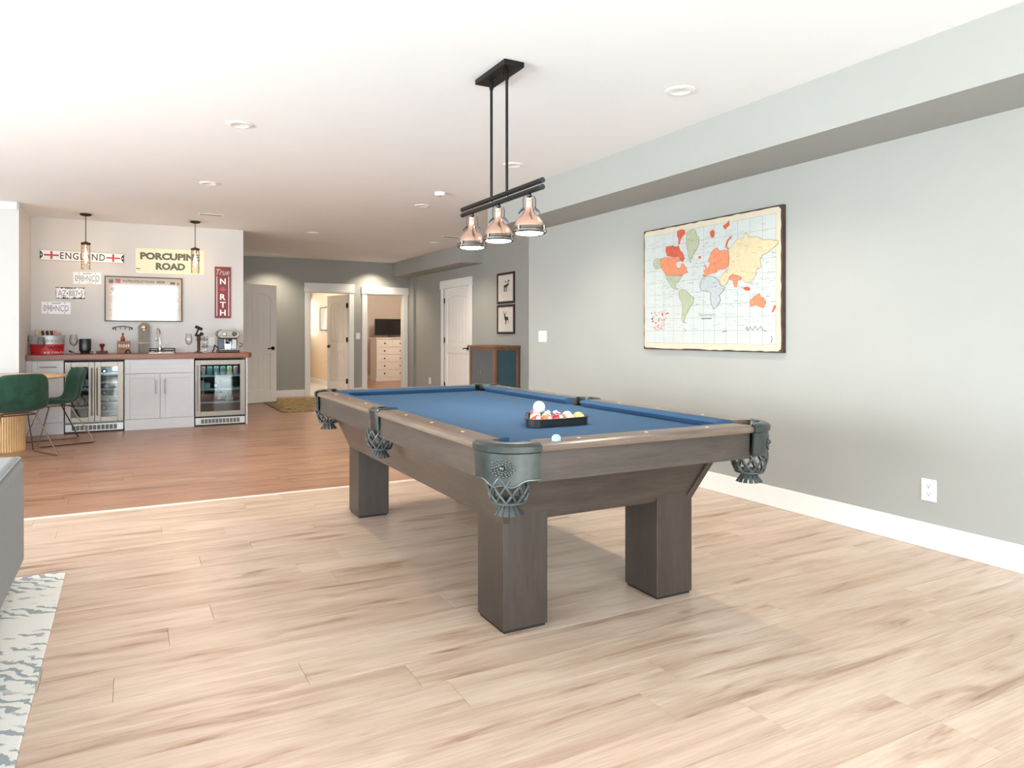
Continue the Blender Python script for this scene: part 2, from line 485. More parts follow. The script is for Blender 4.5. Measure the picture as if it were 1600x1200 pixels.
def wall(name, mat, axis, p0, p1, a0, a1, openings=(), z1=ZC):
    """wall across 'axis' thickness p0..p1, running a0..a1, with openings (a,b,zlo,zhi)"""
    mb = MB()
    def bx(a, b, za, zb):
        if b - a < 1e-4 or zb - za < 1e-4: return
        if axis == 'y': mb.box(a, b, p0, p1, za, zb)
        else: mb.box(p0, p1, a, b, za, zb)
    cur = a0
    for (a, b, za, zb) in sorted(openings):
        bx(cur, a, 0, z1); bx(a, b, zb, z1); bx(a, b, 0, za); cur = b
    bx(cur, a1, 0, z1)
    return struct(mb.build(name, mat))
wall('wall_right', 'wall_grey', 'x', XR, XR + .15, YR, 6.9)
wall('wall_recess', 'wall_grey', 'y', 6.75, 6.9, XR + .15, X2)
DA, DB = 11.02, 12.165
wall('wall_far_right', 'wall_grey', 'x', X2, X2 + .14, 6.75, YW + .12, [(DA, DB, 0, 2.02)])
wall('wall_back', 'wall_grey', 'y', YW, YW + .12, 1.40, X2, [(3.06, 3.82, 0, 2.0), (4.18, 4.94, 0, 1.99)])
wall('wall_bar', 'wall_white', 'y', YB, YB + .12, -1.06, 1.40)
wall('wall_corridor', 'wall_grey', 'x', 1.28, 1.40, YB + .12, YW + .12)
wall('wall_pier', 'wall_white', 'y', 9.42, YB + .12, XL, -1.06)
wall('wall_left', 'wall_white', 'x', XL - .15, XL, YR, 9.42, [(-.4, 4.8, .3, 2.2), (5.8, 8.2, .6, 2.1)])
wall('wall_rear', 'wall_white', 'y', YR - .15, YR, XL, XR, [(-3.6, -.9, .12, 2.32), (-.45, 1.31, .12, 2.32), (1.9, 3.3, .12, 2.32)])
struct(MB().box(XL, -1.075, 9.4, 9.42, 2.545, ZC).build('trim_2', 'trim_white', bevel=.006))
struct(MB().box(XB, XR, YR, 6.9, ZB, ZC).build('wall_bulkhead', 'wall_grey'))
struct(MB().box(4.715, X2, 10.52, YW, 2.35, ZC).build('wall_bulkhead_far', 'wall_grey'))
struct(MB().box(5.05, X2, 13.6, YW, 0, 2.35).build('wall_chase', 'wall_grey'))
def base(name, *b): struct(MB().box(*b).build(name, 'trim_white', bevel=.004))
base('baseboard_right', XR - .016, XR, YR, 6.9, 0, .14)
base('baseboard_back', 1.40, 2.962, YW - .016, YW, 0, .125)
base('baseboard_back_middle', 3.92, 4.075, YW - .016, YW, 0, .125)
base('baseboard_far_right', X2 - .016, X2, 12.27, 13.6, 0, .125)
base('baseboard_recess', X2 - .016, X2, 6.9, 10.915, 0, .125)
# windows out of the frame that let the daylight in
def window(name, axis, p, a0, a1, z0, z1, n):
    r = sroot(name, ((a0 + a1) / 2, p, z0) if axis == 'y' else (p, (a0 + a1) / 2, z0))
    f = MB(); g = MB(); w = .05; d = .03
    def bx(mb, a, b, za, zb, t):
        if axis == 'y': mb.box(a, b, p - t, p + t, za, zb)
        else: mb.box(p - t, p + t, a, b, za, zb)
    bx(f, a0, a1, z0, z0 + w, d); bx(f, a0, a1, z1 - w, z1, d)
    for k in range(n + 1):
        c = a0 + (a1 - a0) * k / n
        bx(f, max(a0, c - w / 2 - (w / 2 if k == n else 0)), min(a1, c + w / 2 + (w / 2 if k == 0 else 0)), z0 + w, z1 - w, d)
    f.build('window_frame', 'trim_white', r)
    for k in range(n):
        m = MB(); bx(m, a0 + (a1 - a0) * k / n + w, a0 + (a1 - a0) * (k + 1) / n - w, z0 + w, z1 - w, .004); m.build('pane', 'pane', r)
window('window_1', 'y', YR - .06, -.45, 1.31, .12, 2.32, 1)
window('window_5', 'y', YR - .06, 1.9, 3.3, .12, 2.32, 1)
window('window_6', 'y', YR - .06, -3.6, -.9, .12, 2.32, 2)
window('window_2', 'x', XL - .06, -.4, 4.8, .3, 2.2, 3)
window('window_3', 'x', XL - .06, 5.8, 8.2, .6, 2.1, 2)

# door casings
TN = [3]
def trim(mb, bevel=.003):
    o = mb.build('trim_%d' % TN[0], 'trim_white', bevel=bevel); TN[0] += 1; struct(o)
def casing_y(a, b, za, zh, ca, cb):
    mb = MB()
    mb.box(ca, a, YW - .02, YW, 0, za); mb.box(b, cb, YW - .02, YW, 0, za)
    mb.box(ca - .012, cb + .012, YW - .032, YW, za, zh)
    mb.box(a, a + .012, YW, YW + .12, 0, za - .012); mb.box(b - .012, b, YW, YW + .12, 0, za - .012); mb.box(a, b, YW, YW + .12, za - .012, za)
    trim(mb)
casing_y(3.06, 3.82, 2.0, 2.175, 2.965, 3.915)
casing_y(4.18, 4.94, 1.99, 2.135, 4.08, 5.036)
mb = MB(); mb.box(X2 - .02, X2, 10.925, DA, 0, 2.02); mb.box(X2 - .02, X2, DB, 12.262, 0, 2.02); mb.box(X2 - .034, X2, 10.91, 12.275, 2.02, 2.165)
trim(mb)

# panelled doors
def make_door(name, T, w, h, t=.036, handle_x=None, hinge_x=None, lever=1, hw='black_metal', mat='door_white'):
    o = T @ Vector((0, 0, 0)); r = sroot(name, o)
    s = .115; zr0, zr1, zt = .21, .84, h - .14
    zl = 1.0
    for a in (0, w - s): MB(T).box(a, a + s, 0, t, 0, h).build('stile', mat, r, bevel=.004)
    MB(T).box(s, w - s, 0, t, 0, zr0).build('rail', mat, r, bevel=.004)
    MB(T).box(s, w - s, 0, t, zr1, zl).build('rail', mat, r, bevel=.004)
    # top rail with a cambered underside
    pl = [(s, h), (w - s, h)]; n = 14
    for k in range(n + 1):
        q = k / n; x = (w - s) + (2 * s - w) * q
        pl.append((x, zt - .09 + .09 * max(0, math.sin(PI * q)) ** .6))
    MB(T).prism(pl, (0, 0, 0), (1, 0, 0), (0, 0, 1), (0, 1, 0), t).build('rail', mat, r, bevel=.003)
    for (za, zb) in ((zr0, zr1), (zl, zt)):
        m = MB(T); nb = 6; iw = (w - 2 * s - .05) / nb
        m.box(s, w - s, .0165, t - .0165, za, zb)
        for k in range(nb):
            x0 = s + .025 + k * iw
            m.box(x0 + .004, x0 + iw - .004, .0105, t - .0105, za + .025, zb - (.03 if zb < 1 else .095 - .06 * math.sin(PI * (k + .5) / nb)))
        m.build('panel', mat, r, bevel=.003)
    if handle_x is not None:
        hz = .93
        m = MB(T)
        for sd in (-1, 1):
            y = 0 if sd < 0 else t
            m.cyl((handle_x, y, hz), (handle_x, y + sd * .014, hz), .032, seg=20)
        hnd = m.build('handle', hw, r, smooth=True)
        m = MB(T)
        for sd in (-1, 1):
            y = (0 if sd < 0 else t) + sd * .045
            m.cyl((handle_x, y - sd * .04, hz), (handle_x, y, hz), .011)
            m.tube([(handle_x, y, hz), (handle_x + lever * .04, y, hz + .006), (handle_x + lever * .085, y, hz), (handle_x + lever * .12, y, hz - .008)], .0105)
        m.build('lever', hw, hnd, smooth=True)
    if hinge_x is not None:
        for hz in (.2, 1.02, h - .26):
            MB(T).box(hinge_x - .016, hinge_x + .016, -.012, t * .6, hz, hz + .095).build('hinge', hw, r, bevel=.003)
    return r
# leaf standing open in the corridor
dx, dy = 2.28 - 1.43, 12.972 - 12.607
T = Matrix.Translation((1.43, 12.607, .012)) @ Matrix.Rotation(math.atan2(dy, dx), 4, 'Z')
make_door('door_1', T, math.hypot(dx, dy), 2.03, handle_x=math.hypot(dx, dy) - .075, lever=-1)
# bathroom leaf, hinged on the right jamb and swung inwards
T = Matrix.Translation((3.795, YW + .03, .012)) @ Matrix.Rotation(R(180 - 72), 4, 'Z') @ Matrix.Scale(-1, 4, (0, 1, 0))
make_door('door_2', T, .73, 1.955, handle_x=.665, hinge_x=.012, lever=-1)
# closed door of the far right wall
T = Matrix.Translation((X2 + .012, DB - .006, .012)) @ Matrix.Rotation(R(-90), 4, 'Z')
make_door('door_3', T, DB - DA - .012, 2.0, handle_x=DB - DA - .10, hinge_x=.012, lever=-1)

# rooms seen through the two doorways
struct(MB().box(2.4, 4.0, YW + .12, 18.1, -.1, 0.0).build('floor_bathroom', 'marble'))
struct(MB().box(4.12, 7.4, YW + .12, 18.1, -.1, 0.0).build('floor_bedroom', 'oak_warm_dim'))
wall('wall_bathroom_right', 'cream_wall', 'x', 4.0, 4.12, YW + .12, 18.1)
wall('wall_bathroom_left', 'cream_wall', 'x', 2.28, 2.4, YW + .12, 18.1)
wall('wall_bathroom_end', 'cream_wall', 'y', 18.1, 18.22, 2.28, 4.12, [(3.0, 3.99, 1.1, 2.15)])
wall('wall_bedroom_end', 'bedroom_wall', 'y', 18.1, 18.22, 4.12, 7.5)
wall('wall_bedroom_right', 'bedroom_wall', 'x', 7.4, 7.52, YW + .12, 18.1)
struct(MB().box(X2, 7.52, YW, YW + .12, 0, ZC).build('wall_bedroom_front', 'bedroom_wall'))
struct(MB().box(2.28, 7.52, YW + .12, 18.22, ZC, ZC + .1).build('ceiling_rooms', 'ceiling_white'))
base('baseboard_bathroom', 3.985, 4.0, YW + .12, 18.1, 0, .12)
base('baseboard_bedroom', 4.12, 7.4, 18.085, 18.1, 0, .12)
window('window_4', 'y', 18.16, 3.0, 3.99, 1.1, 2.15, 1)
tag(MB().box(3.02, 3.97, 18.03, 18.09, 2.05, 2.14).build('roller_blind', 'black_matte', bevel=.01), 'black roller blind cassette above the bathroom window', 'blind')
area('bathroom_daylight', (3.5, 18.3, 1.6), (R(90), 0, PI), 1.0, 1.0, 8, (1, .95, .88))
def room_lamp(name, loc, power, col=(1, .82, .62)):
    l = bpy.data.lights.new(name, 'POINT'); l.energy = power; l.color = col; l.shadow_soft_size = .12
    o = bpy.data.objects.new(name, l); COL.objects.link(o); o.location = loc
    return o
def flush_light(x, y, power, label):
    t = thing('flush_ceiling_light', (x, y, ZC), label, 'ceiling light')
    MB().lathe([(.15, 0), (.15, -.03), (.14, -.035)], (x, y, ZC), 28).build('base', 'nickel', t, smooth=True)
    MB().lathe([(.14, -.03), (.12, -.07), (.06, -.095), (1e-6, -.1)], (x, y, ZC), 28).build('diffuser', 'lamp_glow', t, smooth=True)
    o = room_lamp('bulb', (0, 0, -.25), power); o.parent = t
flush_light(3.1, 15.9, 13, 'flush ceiling light inside the bathroom behind the left doorway')
flush_light(5.6, 15.8, 34, 'flush ceiling light inside the bedroom behind the right doorway')
# ------------------------------------------------------------------ pool table
TX0, TX1, TY0, TY1 = 1.10, 2.48, 2.155, 4.955
ZT, ZBED = .805, .768
TYM = (TY0 + TY1) / 2
tbl = thing('pool_table', ((TX0 + TX1) / 2, TYM, 0), 'dark stained wooden pool table with blue cloth and leather net pockets', 'pool table')
# legs
for (x0, x1) in ((1.302, 1.507), (2.077, 2.281)):
    for (y0, y1) in ((2.4975, 2.7314), (4.5166, 4.7298)):
        lg = MB().box(x0, x1, y0, y1, .012, .47).build('leg', 'stain_leg', tbl, bevel=.003)
        MB().box(x0 + .008, x1 - .008, y0 + .008, y1 - .008, 0, .012).build('foot_pad', 'black_matte', lg)
# body: sides leaning outwards, upright ends
bz0, bz1 = .437, .672
bx0, bx1, by0, by1 = 1.302, 2.281, 2.497, 4.732
lx, ly, bt = .085, .105, .034
def hexa(b, t):
    m = MB(); m.add([(x, y, bz0) for x, y in b] + [(x, y, bz1) for x, y in t], [(3, 2, 1, 0), (4, 5, 6, 7), (0, 1, 5, 4), (1, 2, 6, 5), (2, 3, 7, 6), (3, 0, 4, 7)]); return m
for sg, x in ((1, bx0), (-1, bx1)):
    b = [(x, by0), (x + sg * bt, by0), (x + sg * bt, by1), (x, by1)]
    t_ = [(x - sg * lx, by0 - ly), (x - sg * lx + sg * bt, by0 - ly), (x - sg * lx + sg * bt, by1 + ly), (x - sg * lx, by1 + ly)]
    hexa(b, t_).build('side_panel', 'stain_y', tbl, bevel=.003)
for sg, y in ((1, by0), (-1, by1)):
    y += sg * .014
    b = [(bx0 + bt + .001, y), (bx1 - bt - .001, y), (bx1 - bt - .001, y + sg * .025), (bx0 + bt + .001, y + sg * .025)]
    t_ = [(bx0 - lx + bt + .001, y - sg * ly), (bx1 + lx - bt - .001, y - sg * ly), (bx1 + lx - bt - .001, y - sg * ly + sg * .025), (bx0 - lx + bt + .001, y - sg * ly + sg * .025)]
    hexa(b, t_).build('end_panel', 'stain_x', tbl)
MB().box(1.34, 2.24, 2.55, 4.68, .66, .70).build('slate_frame', 'stain_y', tbl)
# aprons under the rails
AP = .02; az0, az1 = .665, .775
CL = .172
def apron(*b): MB().box(*b).build('apron', 'stain_x' if b[1] - b[0] > .5 else 'stain_y', tbl, bevel=.003)
apron(TX0 + CL, TX1 - CL, TY0 + AP, TY0 + AP + .03, az0, az1)
apron(TX0 + CL, TX1 - CL, TY1 - AP - .03, TY1 - AP, az0, az1)
for (xa, xb) in ((TX0 + AP, TX0 + AP + .03), (TX1 - AP - .03, TX1 - AP)):
    apron(xa, xb, TY0 + CL, TYM - .062, az0, az1); apron(xa, xb, TYM + .062, TY1 - CL, az0, az1)
# bed with openings at the pockets
fx0, fx1, fy0, fy1 = TX0 + .11, TX1 - .11, TY0 + .11, TY1 - .11
cc = .085
bed = [(fx0 + cc, fy0), (fx1 - cc, fy0), (fx1 - .03, fy0 + .03), (fx1, fy0 + cc), (fx1, TYM - .06), (fx1 - .035, TYM - .045), (fx1 - .035, TYM + .045), (fx1, TYM + .06), (fx1, fy1 - cc), (fx1 - .03, fy1 - .03), (fx1 - cc, fy1), (fx0 + cc, fy1), (fx0 + .03, fy1 - .03), (fx0, fy1 - cc), (fx0, TYM + .06), (fx0 + .035, TYM + .045), (fx0 + .035, TYM - .045), (fx0, TYM - .06), (fx0, fy0 + cc), (fx0 + .03, fy0 + .03)]
bed = [(a + .0, b) for a, b in bed]
# corner notches bite inwards
def notch(p):
    for (cx, sx) in ((fx0, 1), (fx1, -1)):
        for (cy, sy) in ((fy0, 1), (fy1, -1)):
            if abs(p[0] - (cx + sx * .03)) < 1e-6 and abs(p[1] - (cy + sy * .03)) < 1e-6: return (cx + sx * .06, cy + sy * .06)
    return p
MB().prism([notch(p) for p in bed], (0, 0, ZBED - .03), (1, 0, 0), (0, 1, 0), (0, 0, 1), .03).build('bed', 'felt', tbl)
CAPP = [(0.004, .776), (0, .786), (.004, .797), (.016, .8035), (.03, ZT), (.105, ZT), (.105, .74), (.03, .74), (.03, .776)]
CUSH = [(.105, ZT - .0005), (.150, ZT - .003), (.163, .798), (.166, .791), (.150, ZBED + .002), (.105, ZBED + .002)]
def rail(side, a0, a1, k0, k1):
    def P(o, a):
        if side == 'S': return (a, TY0 + o)
        if side == 'N': return (a, TY1 - o)
        if side == 'W': return (TX0 + o, a)
        return (TX1 - o, a)
    def loft(prof, base_o):
        n = len(prof); vs = []
        for (o, z) in prof: vs.append(P(o, a0 + max(0, o - base_o) * k0) + (z,))
        for (o, z) in prof: vs.append(P(o, a1 - max(0, o - base_o) * k1) + (z,))
        m = MB(); m.add(vs, [tuple(range(n)), tuple(range(n, 2 * n))] + [(i, (i + 1) % n, n + (i + 1) % n, n + i) for i in range(n)])
        return m
    r = loft(CAPP, .06).build('rail', 'cap_x' if side in 'SN' else 'cap_y', tbl, smooth=True)
    loft(CUSH, .06).build('cushion', 'felt', r, smooth=True)
    L = (a1 - a0)
    for q in ((.2, .5, .8) if side in 'SN' else (.22, .5, .78)):
        x, y = P(.062, a0 + L * q)
        MB().lathe([(.0075, 0), (.0075, .0012), (1e-6, .0014)], (x, y, ZT - .0004), 12).build('sight', 'sight_white', r)
rail('S', TX0 + CL - .01, TX1 - CL + .01, .55, .55); rail('N', TX0 + CL - .01, TX1 - CL + .01, .55, .55)
for s in 'WE':
    rail(s, TY0 + CL - .01, TYM - .068, .55, .12); rail(s, TYM + .068, TY1 - CL + .01, .12, .55)
# pockets
def net(parent, c, rt, rb, z1, z0, nst=10, lining=True):
    m = MB(); mid = rt * 1.06
    for k in range(nst):
        for sgn in (-1, 1):
            pts = []
            for j in range(9):
                q = j / 8; a = 2 * PI * k / nst + sgn * q * 2 * PI / nst * 1.5
                rr = rt + (rb - rt) * q ** 1.5 + .008 * math.sin(PI * q)
                pts.append((c[0] + rr * math.cos(a), c[1] + rr * math.sin(a), z1 + (z0 - z1) * q))
            m.tube(pts, .0048, 6)
    m.tube([(c[0] + rb * math.cos(2 * PI * i / 20), c[1] + rb * math.sin(2 * PI * i / 20), z0) for i in range(20)], .006, 6, closed=True)
    m.build('net', 'pocket_leather', parent, smooth=True)
    m = MB(); nt = 14
    m.lathe([(rb * .66, z0 + .004), (rb * .5, z0 - .012)], (c[0], c[1], 0), 14)
    for k in range(nt):
        a = 2 * PI * k / nt; w = .17
        r0, r1 = rb * .5, rb * .98
        q = []
        for (rr, z) in ((r0, z0 - .004), (r1 * .8, z0 - .03), (r1, z0 - .045)):
            for s in (-1, 1): q.append((c[0] + rr * math.cos(a + s * w), c[1] + rr * math.sin(a + s * w), z))
        q2 = [(c[0] + (x - c[0]) * .93, c[1] + (y - c[1]) * .93, z) for x, y, z in q]
        m.add(q + q2, [(0, 1, 3, 2), (2, 3, 5, 4), (6, 8, 9, 7), (8, 10, 11, 9), (0, 2, 8, 6), (2, 4, 10, 8), (1, 7, 9, 3), (3, 9, 11, 5), (4, 5, 11, 10)])
    m.build('tassel', 'pocket_leather', parent)
def shell(path, n_out, zt, zb, thick):
    """upright strip following path (list of xy) with outward normals, zb(i) gives its lower edge"""
    m = MB(); k = len(path)
    vs = []
    for (p, nn) in zip(path, n_out):
        vs.append((p[0], p[1], zt))
    for i, (p, nn) in enumerate(zip(path, n_out)): vs.append((p[0] - nn[0] * .006, p[1] - nn[1] * .006, zb(i / (k - 1))))
    for (p, nn) in zip(path, n_out): vs.append((p[0] - nn[0] * thick, p[1] - nn[1] * thick, zt))
    for i, (p, nn) in enumerate(zip(path, n_out)): vs.append((p[0] - nn[0] * (thick + .006), p[1] - nn[1] * (thick + .006), zb(i / (k - 1))))
    fs = []
    for i in range(k - 1):
        fs += [(i, i + 1, k + i + 1, k + i), (2 * k + i, 3 * k + i, 3 * k + i + 1, 2 * k + i + 1), (i, 2 * k + i, 2 * k + i + 1, i + 1), (k + i, k + i + 1, 3 * k + i + 1, 3 * k + i)]
    fs += [(0, k, 3 * k, 2 * k), (k - 1, 3 * k - 1, 4 * k - 1, 2 * k - 1)]
    m.add(vs, fs); return m
def corner_pocket(cx, cy, sx, sy):
    A = CL; K = 17
    ox, oy = cx + sx * A, cy + sy * A
    path = []; nrm = []
    for i in range(K):
        a = (PI / 2) * i / (K - 1); e = 2 / 2.5
        c_, s_ = math.cos(a) ** e if math.cos(a) > 1e-9 else 0, math.sin(a) ** e if math.sin(a) > 1e-9 else 0
        path.append((ox - sx * c_ * (A + .004), oy - sy * s_ * (A + .004)))
        v = Vector((-sx * math.cos(a), -sy * math.sin(a), 0)); nrm.append((v.x, v.y))
    pk = bpy.data.objects.new('pocket', None); COL.objects.link(pk); pk.parent = tbl; OFF[pk.name] = OFF[tbl.name]
    # shield
    zb = lambda q: .684 - .026 * math.sin(PI * q) ** 1.3 - .005 * math.cos(6 * PI * q)
    shell(path, nrm, .779, zb, .009).build('shield', 'pewter', pk, smooth=True)
    lip = [(p[0] - n[0] * .007, p[1] - n[1] * .007, zb(i / (K - 1))) for i, (p, n) in enumerate(zip(path, nrm))]
    MB().tube(lip, .0045, 6).build('shield_lip', 'pewter', pk, smooth=True)
    # cast top: band between the outer curve and the pocket mouth
    hx, hy = cx + sx * .108, cy + sy * .108; HR = .062
    outer = [(p[0] + n[0] * .006, p[1] + n[1] * .006) for p, n in zip(path, nrm)]
    inner = []
    for i in range(K):
        a = -.35 + (PI / 2 + .7) * i / (K - 1)
        inner.append((hx - sx * math.cos(a) * HR, hy - sy * math.sin(a) * HR))
    m = MB(); vs = []
    rowsz = [(outer, 0, .778), (outer, .002, .798), (outer, -.007, .807), (outer, -.02, .811)]
    for (pl, o, z) in rowsz:
        for p, n in zip(pl, nrm): vs.append((p[0] + n[0] * o, p[1] + n[1] * o, z))
    for p in inner: vs.append((p[0], p[1], .811))
    for p in inner: vs.append((p[0] + (hx - p[0]) * .06, p[1] + (hy - p[1]) * .06, .803))
    for p in inner: vs.append((p[0] + (hx - p[0]) * .06, p[1] + (hy - p[1]) * .06, .76))
    for p in outer: vs.append((p[0] + (hx - p[0]) * .2, p[1] + (hy - p[1]) * .2, .76))
    nr = len(vs) // K; fs = []
    for j in range(nr):
        for i in range(K - 1):
            a, b = j * K + i, ((j + 1) % nr) * K + i
            fs.append((a, a + 1, b + 1, b))
    fs += [tuple(j * K for j in range(nr)), tuple(j * K + K - 1 for j in reversed(range(nr)))]
    m.add(vs, fs); m.build('casting', 'pewter', pk, smooth=True)
    MB().lathe([(HR * .99, .765), (HR * .97, .70), (HR * .85, .665), (HR * .83, .665), (HR * .95, .70), (HR * .97, .765)], (hx, hy, 0), 24).build('liner', 'black_matte', pk, smooth=True)
    net(pk, (hx - sx * .012, hy - sy * .012), .072, .058, .692, .594)
    # embossed rosette on the shield
    mid = path[K // 2]; d = Vector((-sx, -sy, 0)).normalized(); tng = Vector((-d.y, d.x, 0))
    cpt = Vector((mid[0], mid[1], .723)) - d * .004
    m = MB(); m.sphere(cpt + d * .002, .011, 12, 8)
    for ring, (nn, rr, rs) in enumerate(((9, .014, .0045), (15, .022, .0042), (19, .030, .0045))):
        for k in range(nn):
            a = 2 * PI * (k + .3 * ring) / nn; rr_k = rr * (1 + .1 * math.sin(5 * a + ring)); 
            lat = rr_k * math.cos(a) * 1.35
            m.sphere(cpt + tng * lat + Vector((0, 0, rr * math.sin(a))) - d * (lat * lat * 3.2 - .001), rs, 8, 6)
    m.build('emblem', 'pewter', pk, smooth=True)
for (cx, sx) in ((TX0, 1), (TX1, -1)):
    for (cy, sy) in ((TY0, 1), (TY1, -1)): corner_pocket(cx, cy, sx, sy)
def side_pocket(x, sg):
    pk = bpy.data.objects.new('pocket', None); COL.objects.link(pk); pk.parent = tbl; OFF[pk.name] = OFF[tbl.name]
    hx = x + sg * .085; HR = .056; K = 15; W = .068
    path = []; nrm = []
    for i in range(K):
        q = -1 + 2 * i / (K - 1)
        path.append((x - sg * .012 * (1 - abs(q) ** 3) + sg * .006, TYM + q * W)); v = Vector((-sg, q * .25, 0)).normalized(); nrm.append((v.x, v.y))
    zb = lambda q: .685 - .02 * math.sin(PI * q)
    shell(path, nrm, .779, zb, .009).build('shield', 'pewter', pk, smooth=True)
    m = MB()
    inner = []
    for i in range(K):
        a = -PI / 2 - .2 + (PI + .4) * i / (K - 1)
        inner.append((hx - sg * math.cos(a) * HR, TYM + math.sin(a) * HR))
    vs = []
    for (o, z) in ((.003, .778), (.005, .798), (-.003, .807), (-.014, .811)):
        for p, n in zip(path, nrm): vs.append((p[0] + n[0] * o, p[1] + n[1] * o, z))
    for z in (.811, .76):
        for p in inner: vs.append((p[0], p[1], z))
    nr = len(vs) // K; fs = []
    for j in range(nr):
        for i in range(K - 1):
            a, b = j * K + i, ((j + 1) % nr) * K + i; fs.append((a, a + 1, b + 1, b))
    fs += [tuple(j * K for j in range(nr)), tuple(j * K + K - 1 for j in reversed(range(nr)))]
    m.add(vs, fs); m.build('casting', 'pewter', pk, smooth=True)
    MB().lathe([(HR * .99, .765), (HR * .97, .70), (HR * .85, .672), (HR * .83, .672), (HR * .95, .70), (HR * .97, .765)], (hx, TYM, 0), 24).build('liner', 'black_matte', pk, smooth=True)
    net(pk, (x + sg * .040, TYM), .066, .052, .70, .603)
side_pocket(TX0, 1); side_pocket(TX1, -1)

# rack of balls
RX, RY, SIDE = 1.742, 2.80, .30
br = .0286; pitch = br * 2 + .0008
tray = thing('ball_rack', (RX, RY + .1, ZBED), 'black plastic triangular ball rack lying on the blue cloth', 'rack')
def rounded_tri(inset, n=6, rad=.022):
    h = 4 * pitch * math.sqrt(3) / 2
    cs = [(RX - 2 * pitch, RY), (RX + 2 * pitch, RY), (RX, RY + h)]
    cen = (RX, RY + h / 3); out = []
    for i, c in enumerate(cs):
        base_a = (R(210), R(330), R(90))[i]
        for k in range(n + 1):
            a = base_a - R(60) + R(120) * k / n
            out.append((c[0] + math.cos(a) * (br + .004 - inset), c[1] + math.sin(a) * (br + .004 - inset)))
    return out
o_, i_ = rounded_tri(-.010), rounded_tri(0); k = len(o_)
m = MB(); m.add([(x, y, ZBED + .0008) for x, y in o_] + [(x, y, ZBED + .038) for x, y in o_] + [(x, y, ZBED + .038) for x, y in i_] + [(x, y, ZBED + .0008) for x, y in i_],
                [(i, (i + 1) % k, k + (i + 1) % k, k + i) for i in range(k)] + [(k + i, k + (i + 1) % k, 2 * k + (i + 1) % k, 2 * k + i) for i in range(k)] +
                [(2 * k + i, 2 * k + (i + 1) % k, 3 * k + (i + 1) % k, 3 * k + i) for i in range(k)] + [(3 * k + i, 3 * k + (i + 1) % k, (i + 1) % k, i) for i in range(k)])
m.build('frame', 'black_plastic', tray, bevel=.002)
o2 = rounded_tri(-.014)
m = MB(); m.tube([(x, y, ZBED + .037) for x, y in o2], .003, 6, closed=True); m.build('rim', 'black_plastic', tray, smooth=True)
def ball_mat(name, col, stripe):
    t = NT(name); sp = t.n('ShaderNodeSeparateXYZ'); t.l(t.coords((1, 1, 1)), sp.inputs[0])
    white = rgb(244, 236, 222)
    ab = t.n('ShaderNodeMath', operation='ABSOLUTE'); t.l(sp.outputs[2], ab.inputs[0])
    body = t.ramp(ab.outputs[0], [(.0155, col), (.0162, white)]) if stripe else col
    if stripe:
        for nd in t.t.nodes:
            if nd.bl_idname == 'ShaderNodeValToRGB': nd.color_ramp.interpolation = 'CONSTANT'
    t.set(body, .08); t.b.inputs['Coat Weight'].default_value = .6
    return t.m
BALL = {n: ball_mat('ball_' + n, c, s) for n, c, s in (
    ('yellow', rgb(236, 196, 96), 0), ('blue', rgb(44, 84, 150), 0), ('red', rgb(196, 44, 44), 0), ('purple', rgb(84, 52, 110), 0), ('orange', rgb(226, 116, 70), 0),
    ('green', rgb(40, 120, 90), 0), ('maroon', rgb(168, 30, 52), 0), ('black', rgb(20, 20, 20), 0), ('yellow_stripe', rgb(236, 196, 96), 1), ('blue_stripe', rgb(44, 84, 150), 1),
    ('red_stripe', rgb(196, 60, 48), 1), ('purple_stripe', rgb(84, 52, 110), 1), ('orange_stripe', rgb(222, 120, 80), 1), ('green_stripe', rgb(40, 120, 90), 1), ('maroon_stripe', rgb(150, 50, 50), 1))}
M.update({'ball_' + n: m_ for n, m_ in BALL.items()})
order = [['red_stripe', 'orange', 'maroon', 'orange_stripe', 'yellow'], ['yellow_stripe', 'green_stripe', 'blue', 'purple_stripe'], ['maroon_stripe', 'green', 'black'], ['blue_stripe', 'purple'], ['red']]
where = ['in the front row of the rack', 'in the second row of the rack', 'in the middle row of the rack', 'in the row behind the middle of the rack', 'at the far tip of the rack']
nums = {'yellow': '1', 'blue': '2', 'red': '3', 'purple': '4', 'orange': '5', 'green': '6', 'maroon': '7', 'black': '8', 'yellow_stripe': '9', 'blue_stripe': '10', 'red_stripe': '11', 'purple_stripe': '12', 'orange_stripe': '13', 'green_stripe': '14', 'maroon_stripe': '15'}
